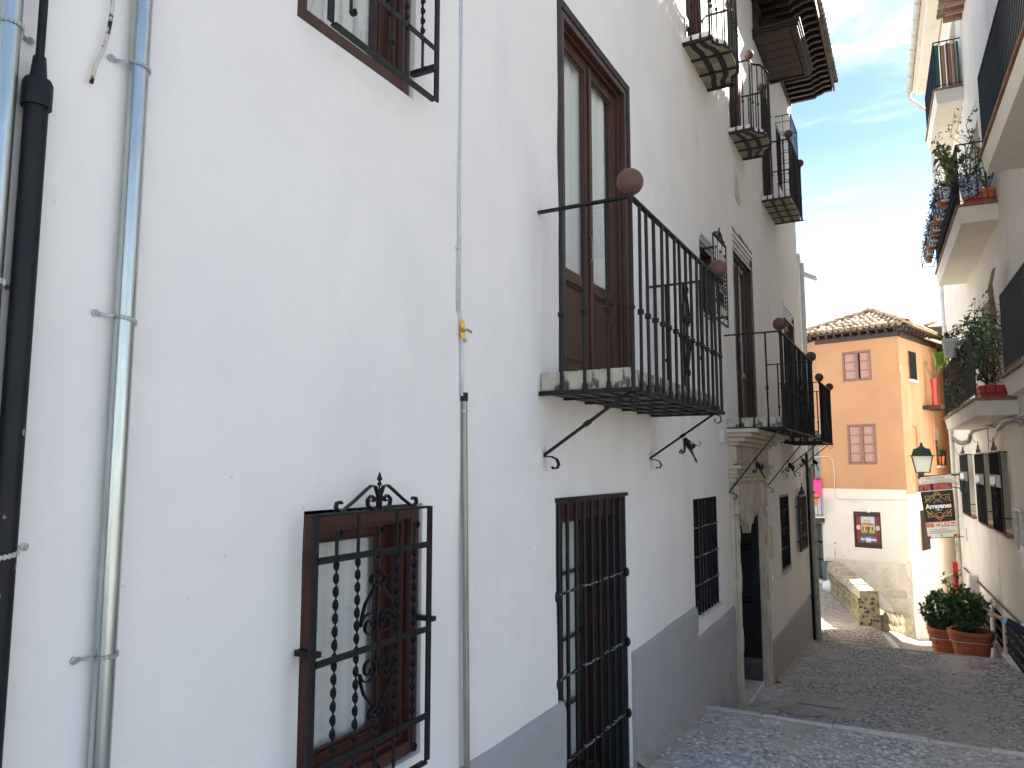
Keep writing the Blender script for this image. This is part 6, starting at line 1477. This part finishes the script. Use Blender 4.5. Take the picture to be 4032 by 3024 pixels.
# sparse leader above the shrub
r = random.Random(2); ln = thing('potted_sapling', (q1_.x + .28, 20.75, zp(1, 20.75)), 'thin leafy sapling rising behind the two big pots', 'potted plant'); st, lf = MB(), MB(); a = Vector((q1_.x + .28, 20.75, zp(1, 20.75)))
pot(a, .2, .35, ln, 'terracotta')
for k in range(4):
    b = onY(3735 + r.uniform(-25, 35), 2245 + 25 * k, 20.75); st.tube([a + Vector((0, 0, .3)), a.lerp(b, .5) + rv(r) * .05, b], [.012, .009, .004], 5)
    for i in range(16): leaf(lf, b - Vector((0, 0, .25 * r.random())) + rv(r) * .03, rv(r) + Vector((0, 0, .1)), Vector((0, 0, 1)), .15, .032)
mk('stem', st, 'twig', ln); mk('foliage', lf, 'leaf', ln)
def tuft(lf, st, base, h, spread, n, r, L=.09, W=.02, droop=0, nst=5):
    for k in range(nst):
        tip = base + Vector((r.uniform(-1, 1) * spread, r.uniform(-1, 1) * spread, h * r.uniform(.6, 1.05))); mid = base.lerp(tip, .55) + rv(r) * spread * .15
        st.tube([base, mid, tip], [.008, .006, .003], 4)
        for i in range(n // nst):
            f = r.random() ** .7; p_ = base.lerp(mid, f * 2) if f < .5 else mid.lerp(tip, (f - .5) * 2); leaf(lf, p_ + rv(r) * .02, rv(r) + Vector((0, 0, .4 - droop)), Vector((0, 0, 1)) + rv(r) * .3, L * r.uniform(.7, 1.3), W)
def balcony_plant(at, pr, ph, h, spread, n, label, seed, pmat='terracotta_pale', lmat='leaf', group=None, L=.09, W=.02, nst=6, cat='potted plant'):
    r = random.Random(seed); th = thing('balcony_plant', at, label, cat, group); pot(at, pr, ph, th, pmat); st, lf = MB(), MB(); tuft(lf, st, Vector(at) + Vector((0, 0, ph * .85)), h, spread, n, r, L, W, nst=nst); mk('stem', st, 'twig', th); mk('foliage', lf, lmat, th); return th
# balcony of blue pots: a front rack of pots and taller plants behind
zB = 9.68
m = MB(); a, c_ = 15.25, 20.45
for z_, t_ in ((zB + .42, .66), (zB + .42, .90), (zB + .16, .90), (zB + .16, .66)): m.bar(RW.P(a, t_, z_), RW.P(c_, t_, z_), .016, .016)
for k in range(7):
    s = a + (c_ - a) * k / 6; m.bar(RW.P(s, .58, zB + .42), RW.P(s, .90, zB + .42), .014, .014); m.bar(RW.P(s, .58, zB + .16), RW.P(s, .90, zB + .16), .014, .014); m.bar(RW.P(s, .90, zB + .16), RW.P(s, .90, zB + .42), .014, .014)
mk('pot_rack', m, 'black_iron', B4)
looks = [('blue_glaze', 'leaf_light'), ('terracotta_pale', 'leaf'), ('blue_glaze', 'leaf'), ('blue_glaze', 'leaf_red'), ('terracotta_pale', 'leaf_light')]
words = {'leaf_light': 'pale green', 'leaf': 'dark green', 'leaf_red': 'reddish'}
for k in range(13):
    pm, lm = looks[k % 5]; s = 15.42 + k * .39
    balcony_plant(RW.P(s, .78, zB + .175), .105, .22, .26 + .12 * ((k * 7) % 3), .14, 46, '%s rack pot with %s leaves, %s pot counting from the downpipe' % ('blue and white' if pm == 'blue_glaze' else 'terracotta', words[lm], ('thirteenth', 'twelfth', 'eleventh', 'tenth', 'ninth', 'eighth', 'seventh', 'sixth', 'fifth', 'fourth', 'third', 'second', 'first')[k]), 40 + k, pm, lm, 'pots in the rack of the crowded balcony', L=.07, W=.018)
balcony_plant(RW.P(15.55, .38, zB + .2), .19, .34, .9, .35, 120, 'large blue and white pot with a bushy plant behind the near balcony bars', 60, 'blue_glaze', 'leaf_light', L=.12, W=.035)
balcony_plant(RW.P(15.4, .12, zB), .15, .26, .75, .2, 90, 'plain terracotta pot with dark leaves against the cream wall', 61, 'terracotta', 'leaf', L=.09, W=.025)
m = RW.box(MB(), 15.32, 15.55, .05, .5, zB + .003, zB + .13); tag(mk('planter_tray', m, 'red_plastic', bev=.01), 'red plastic tray on the floor of the crowded balcony', 'tray')
def climber(name, root, tips, label, seed, lm, n, L, W, cat='climbing plant', wig=.12, dense=1.0):
    r = random.Random(seed); th = thing(name, root, label, cat); st, lf = MB(), MB()
    for tp_ in tips:
        b = Vector(tp_); a = Vector(root); pts = [a]
        for k in range(1, 6): pts.append(a.lerp(b, k / 5) + (rv(r) * wig if k < 5 else Vector((0, 0, 0))))
        st.tube(pts, [.010, .009, .007, .006, .005, .003], 5)
        for i in range(n):
            f = (r.random() ** dense) * 4.99; k = int(f); p_ = pts[k].lerp(pts[k + 1], f - k) + rv(r) * wig * .6; leaf(lf, p_, rv(r) + Vector((0, 0, -.1)), Vector((0, 0, 1)) + rv(r) * .4, L * r.uniform(.6, 1.2), W)
    mk('stem', st, 'twig', th); mk('foliage', lf, lm, th)
climber('trailing_jasmine', RW.P(16.0, .35, zB + .3), [RW.P(*(lambda q: (q[0], .5, q[1]))(RW.px(x, y, .5))) for x, y in ((3790, 420), (3845, 400), (3760, 440), (3700, 520), (3672, 545), (3830, 560))], 'wispy jasmine climbing above the crowded balcony', 5, 'leaf', 34, .09, .018, wig=.16, dense=.6)
climber('yellowing_plant', RW.P(15.5, .6, zB + .3), [RW.P(*(lambda q: (q[0], .75, q[1]))(RW.px(x, y, .75))) for x, y in ((3690, 590), (3705, 620), (3730, 600), (3740, 640), (3715, 575))], 'broad yellow-green leaves leaning out past the crowded balcony', 6, 'leaf_light', 22, .17, .05, wig=.10, dense=.3)
for k, (x, y) in enumerate(((3760, 690), (3735, 760), (3700, 800), (3690, 850), (3665, 880), (3650, 960), (3640, 1010))):
    q = RW.px(x, y, .85); climber('rack_plant', RW.P(15.6 + k * .72, .8, zB + .34), [RW.P(15.6 + k * .72 + .25 * j, .85, zB + .52 + .14 * ((k + j) % 3)) for j in (-1, 0, 1)], 'loose %s sprig spilling over the pot rack above the %s stretch of rail' % (('green', 'reddish', 'pale', 'dark', 'olive', 'mauve', 'fine')[k], ('nearest', 'second', 'third', 'middle', 'fifth', 'sixth', 'last')[k]), 70 + k, ('leaf_light', 'leaf', 'leaf', 'leaf_light', 'leaf_red', 'leaf', 'leaf_red')[k], 24, .08, .02, wig=.08)
# leafy balcony
zA = 6.16
for k, s in enumerate((14.98, 15.30)):
    m = MB().prism([RW.P(s - .13, .14, zA), RW.P(s + .13, .14, zA), RW.P(s + .13, .50, zA), RW.P(s - .13, .50, zA)], [RW.P(s - .16, .08, zA + .21), RW.P(s + .16, .08, zA + .21), RW.P(s + .16, .53, zA + .21), RW.P(s - .16, .53, zA + .21)])
    tp = thing('red_planter', RW.P(s, .3, zA), ('red square planter with dry stalks at the corner of the leafy balcony', 'second red square planter with a green climber on the leafy balcony')[k], 'planter'); mk('box', m, 'red_plastic', tp, bev=.01)
    m = RW.box(MB(), s - .14, s + .14, .1, .5, zA + .17, zA + .20); mk('soil', m, 'soil', tp)
climber('dry_climber', RW.P(15.0, .3, zA + .28), [RW.P(*(lambda q: (q[0], .35, q[1]))(RW.px(x, y, .35))) for x, y in ((3850, 1240), (3870, 1210), (3840, 1180), (3890, 1160), (3860, 1330), (3880, 1400))], 'tall dry climber with brown leaves rising from the red planter', 15, 'leaf_dry', 70, .09, .022, wig=.12)
climber('green_climber', RW.P(15.3, .35, zA + .28), [RW.P(*(lambda q: (q[0], .45, q[1]))(RW.px(x, y, .45))) for x, y in ((3760, 1290), (3785, 1275), (3810, 1255), (3840, 1240), (3870, 1235), (3910, 1240), (3920, 1235), (3790, 1320), (3825, 1290), (3860, 1270), (3900, 1300))], 'feathery green climber arching over the leafy balcony rail', 16, 'leaf', 70, .12, .028, wig=.16, dense=.5)
climber('trailing_ivy', RW.P(18.5, .5, zA + .9), [RW.P(*(lambda q: (q[0], .66, q[1]))(RW.px(x, y, .66))) for x, y in ((3730, 1430), (3735, 1500), (3745, 1560), (3760, 1610), (3770, 1480), (3790, 1420), (3800, 1560), (3780, 1360), (3775, 1590))], 'dense ivy trailing down through the bars of the leafy balcony', 17, 'leaf_light', 90, .10, .028, wig=.14)
climber('withered_mat', RW.P(16.6, .66, zA + 1.12), [RW.P(16.6 + .22 * (k - 3), .69, zA + .35 + .1 * (k % 3)) for k in range(8)], 'withered brown mat of stems hanging outside the leafy balcony', 18, 'leaf_dry', 60, .06, .012, wig=.07)
def rail_pot(x, y, t, r_, h, mat, label, seed, lm, dy=0):
    s, z_ = RW.px(x, y, t); balcony_plant(RW.P(s, t, z_), r_, h, .22, .14, 40, label, seed, mat, lm, L=.09, W=.025)
rail_pot(3746, 1408, .74, .15, .36, 'white_plastic', 'white pot with reddish leaves clipped outside the leafy balcony rail', 80, 'leaf_red')
rail_pot(3705, 1440, .74, .16, .30, 'lime_plastic', 'lime green pot clipped outside the leafy balcony rail', 81, 'leaf_light')
rail_pot(3729, 1420, .72, .07, .42, 'yellow_plastic', 'slim yellow pot between the lime and white pots', 82, 'leaf_light')
balcony_plant(RW.P(20.0, .4, zA), .14, .2, .35, .25, 90, 'bright green fern at the far end of the leafy balcony floor', 83, 'terracotta_pale', 'leaf_light')
# bleached bundle hung high on the wall behind the leafy balcony
r = random.Random(33); m = MB(); q = RW.px(3905, 1150, .2)
for k in range(40):
    s = q[0] + r.uniform(-.22, .22); m.tube([RW.P(s * .6 + q[0] * .4, .15, q[1] + .4), RW.P(s, .22, q[1] + .1), RW.P(s + r.uniform(-.06, .06), .2, q[1] - .35 - .2 * r.random())], .012, 4)
tag(mk('dried_bundle', m, 'leaf_dry'), 'bleached bundle of dried stalks hung on the cream wall', 'dried plant')
# red planter and small pots on the sunny face of the orange house
s, z_ = OR.px(3684, 1598, .3); m = OR.box(MB(), s - .5, s + .7, 0, .6, z_ - .14, z_); tag(mk('bracket_shelf', m, 'eave_wood', bev=.01), 'small dark ledge balcony on the orange house holding a red planter', 'ledge')
m = MB().lathe([(.09, 0), (.07, .5), (.11, .95), (.1, .95), (.05, .9)], OR.P(s - .15, .32, z_ + .001), 12); rp = thing('red_tall_planter', OR.P(s - .15, .32, z_), 'tall red planter with feathery plant on the orange house ledge', 'planter'); mk('pot', m, 'red_plastic', rp, smooth=True, angle=40)
st, lf = MB(), MB(); tuft(lf, st, OR.P(s - .15, .32, z_ + .9), .9, .4, 140, random.Random(3), .1, .02); mk('stem', st, 'twig', rp); mk('foliage', lf, 'leaf_light', rp)
balcony_plant(OR.P(hR3[0] + .15, .1, hR3[2] + .02), .12, .3, .5, .2, 50, 'clay pot with arching leaves behind the small window railing', 90, 'terracotta', 'leaf_light', L=.12)

# ------------------------------------------------------------------ person at the right edge, pointing down the street
def skin_body(name, verts, edges, radii, mat, parent, root=0, sub=2):
    me = bpy.data.meshes.new(name); me.from_pydata([tuple(v) for v in verts], edges, []); me.update()
    ob = bpy.data.objects.new(name, me); C.objects.link(ob); me.materials.append(M[mat])
    ob.modifiers.new('skin', 'SKIN'); sv = me.skin_vertices[0].data
    for i, r in enumerate(radii): sv[i].radius = (r, r) if isinstance(r, (int, float)) else r
    sv[root].use_root = True
    s = ob.modifiers.new('sub', 'SUBSURF'); s.levels = sub; s.render_levels = sub; ob.modifiers['skin'].use_smooth_shade = True
    ob.parent = parent
    if parent: ob.location = -WORLD_AT[parent.name]
    return ob
tip = onY(3874, 2397, 8.95); wr = onY(3935, 2436, 8.95); slv = onY(3945, 2440, 8.95); edge = onY(4032, 2475, 8.97)
gx, gy = 1.36, 9.05; gz = zs(gy) + .005
per = thing('person', (gx, gy, gz), 'person in a dark navy jacket pointing, holding a white phone at the wall', 'person')
sh = Vector((gx - .02, gy - .18, gz + 1.40)); el = Vector((gx - .16, gy - .16, gz + 1.17)); sh2 = Vector((gx - .02, gy + .19, gz + 1.40))
wrist = Vector((wr.x + .02, 8.95, wr.z))
# clothed body: hips, torso, legs and both sleeves in one surface
V = [Vector((gx, gy, gz + .92)), Vector((gx, gy, gz + 1.12)), Vector((gx - .01, gy, gz + 1.34)), Vector((gx, gy, gz + 1.47)), sh, el, Vector((wrist.x + .015, wrist.y, wrist.z - .002)), sh2, Vector((gx - .08, gy + .24, gz + 1.14)), Vector((edge.x + .10, 9.1, edge.z - .06)),
     Vector((gx, gy - .1, gz + .86)), Vector((gx - .02, gy - .11, gz + .48)), Vector((gx + .02, gy - .11, gz + .09)), Vector((gx, gy + .1, gz + .86)), Vector((gx - .02, gy + .11, gz + .48)), Vector((gx + .02, gy + .11, gz + .09))]
Eg = [(0, 1), (1, 2), (2, 3), (2, 4), (4, 5), (5, 6), (2, 7), (7, 8), (8, 9), (0, 10), (10, 11), (11, 12), (0, 13), (13, 14), (14, 15)]
Rd = [(.13, .17), (.12, .15), (.13, .18), .06, .07, .056, .042, .07, .058, .045, .09, .065, .05, .09, .065, .05]
skin_body('clothing', V, Eg, Rd, 'navy_cloth', per)
# hand: palm with four fingers and a thumb; the index points
W = wrist; d = (tip - W).normalized(); up = Vector((0, 0, 1)); up = (up - d * up.dot(d)).normalized(); sd_ = d.cross(up)
def hp_(x, y, z): return W + d * x + sd_ * y + up * z
hand = MB()
sc_ = (tip - W).length / .185
def H_(x, y, z): return hp_(x * sc_, y * sc_, z * sc_)
secs = [(-.03, .026, .020, 0), (0, .027, .019, 0), (.03, .037, .017, .002), (.06, .042, .016, .003), (.085, .041, .014, .003), (.097, .035, .010, .002)]
vs = []; n = 12
for x, a, b, z0 in secs: vs += [H_(x, a * cos(2 * pi * k / n), z0 + b * sin(2 * pi * k / n)) for k in range(n)]
hand.add(vs, [(i * n + k, i * n + (k + 1) % n, (i + 1) * n + (k + 1) % n, (i + 1) * n + k) for i in range(len(secs) - 1) for k in range(n)] + [tuple(range(n - 1, -1, -1)), tuple(range((len(secs) - 1) * n, len(secs) * n))])
def fing(pts, r): hand.tube([H_(*p) for p in pts], [q * sc_ for q in r], 9)
fing([(.08, .030, .003), (.115, .031, .005), (.14, .031, .006), (.163, .030, .006), (.178, .029, .004), (.185, .029, .003)], [.0095, .0095, .0088, .0082, .007, .003])
for y, l in ((.010, 1.0), (-.011, .95), (-.030, .78)):
    fing([(.08, y, .003), (.118 * (1 if l > .9 else .96), y, .001), (.132 * (1 if l > .9 else .96), y, -.018), (.118, y, -.040 * l), (.098, y, -.046 * l), (.088, y, -.038 * l)], [.0098, .0094, .009, .0085, .0078, .004])
fing([(.012, .024, -.010), (.04, .046, -.022), (.068, .05, -.032), (.092, .044, -.036), (.1, .04, -.036)], [.013, .012, .0098, .0085, .004])
hm = mk('hand', hand, 'skin', per, smooth=True); rm = hm.modifiers.new('remesh', 'REMESH'); rm.mode = 'VOXEL'; rm.voxel_size = .0028; rm.use_smooth_shade = True; smo = hm.modifiers.new('smooth', 'SMOOTH'); smo.iterations = 4
m = MB().lathe([(.036, -.035), (.037, .0), (.034, .004), (.033, -.03)], W + d * -.01, 14, d); mk('cuff', m, 'shirt_blue', per, smooth=True)
# second hand with phone, just at the picture's edge
e2 = Vector((edge.x + .055, 9.02, edge.z - .03)); hd = MB()
hd.ball(e2 + Vector((.035, .02, -.005)), .042, 12, 8, (1.1, .6, .8))
for k in range(4): hd.tube([e2 + Vector((.03, -.005, .03 - .02 * k)), e2 + Vector((.0, -.025, .03 - .021 * k)), e2 + Vector((-.018, -.02, .028 - .021 * k)), e2 + Vector((-.02, -.008, .027 - .021 * k))], [.010, .0095, .009, .006], 8)
hd.tube([e2 + Vector((.04, .02, .03)), e2 + Vector((.01, .03, .05)), e2 + Vector((-.02, .025, .055))], [.012, .011, .007], 8)
m2 = mk('hand', hd, 'skin', per, smooth=True)
m = MB()
for k in range(4): m.ball(e2 + Vector((-.021, -.004, .027 - .021 * k)), .006, 8, 5, (1, .6, .8))
mk('nail', m, 'nail_red', per, smooth=True)
ph = MB().bar(e2 + Vector((-.085, -.03, .055)), e2 + Vector((.06, .02, -.06)), .008, .072, (0, 0, 1)); tag(mk('phone', ph, 'white_plastic', bev=.004), 'white phone held in the hand of the navy jacketed person', 'phone')
# head, hair, shoes (outside the picture, but the person is whole)
hc = Vector((gx - .02, gy, gz + 1.62)); hb_ = MB().ball(hc, .105, 20, 14, (.92, .76, 1.12)); hb_.tube([hc + Vector((.02, 0, -.2)), hc + Vector((.01, 0, -.06))], [.055, .05], 12)
hb_.ball(hc + Vector((-.105, 0, -.012)), .017, 8, 6, (1.2, .8, 1.4)); hb_.ball(hc + Vector((0, .082, -.01)), .022, 8, 6, (.6, .4, 1.3)); hb_.ball(hc + Vector((0, -.082, -.01)), .022, 8, 6, (.6, .4, 1.3)); hb_.ball(hc + Vector((-.07, 0, -.085)), .035, 10, 6, (.8, 1, .7))
mk('head', hb_, 'skin', per, smooth=True)
fm = MB().ball(hc + Vector((-.088, .032, .012)), .010, 8, 6); fm.ball(hc + Vector((-.088, -.032, .012)), .010, 8, 6); mk('eyes', fm, 'hair', per)
fm = MB().ball(hc + Vector((-.093, 0, -.052)), .018, 10, 6, (.4, 1.2, .35)); mk('mouth', fm, 'nail_red', per)
hr = MB().ball(hc + Vector((.022, 0, .03)), .112, 20, 12, (.92, .84, 1.05)); hr.ball(hc + Vector((.06, 0, -.08)), .09, 14, 10, (.7, .95, 1.3)); mk('hair', hr, 'hair', per, smooth=True)
for sg in (-1, 1):
    m = MB().ball((gx - .03, gy + sg * .11, gz + .045), .05, 14, 8, (2.3, .95, .9)); mk('shoe', m, 'black_pipe', per, smooth=True)
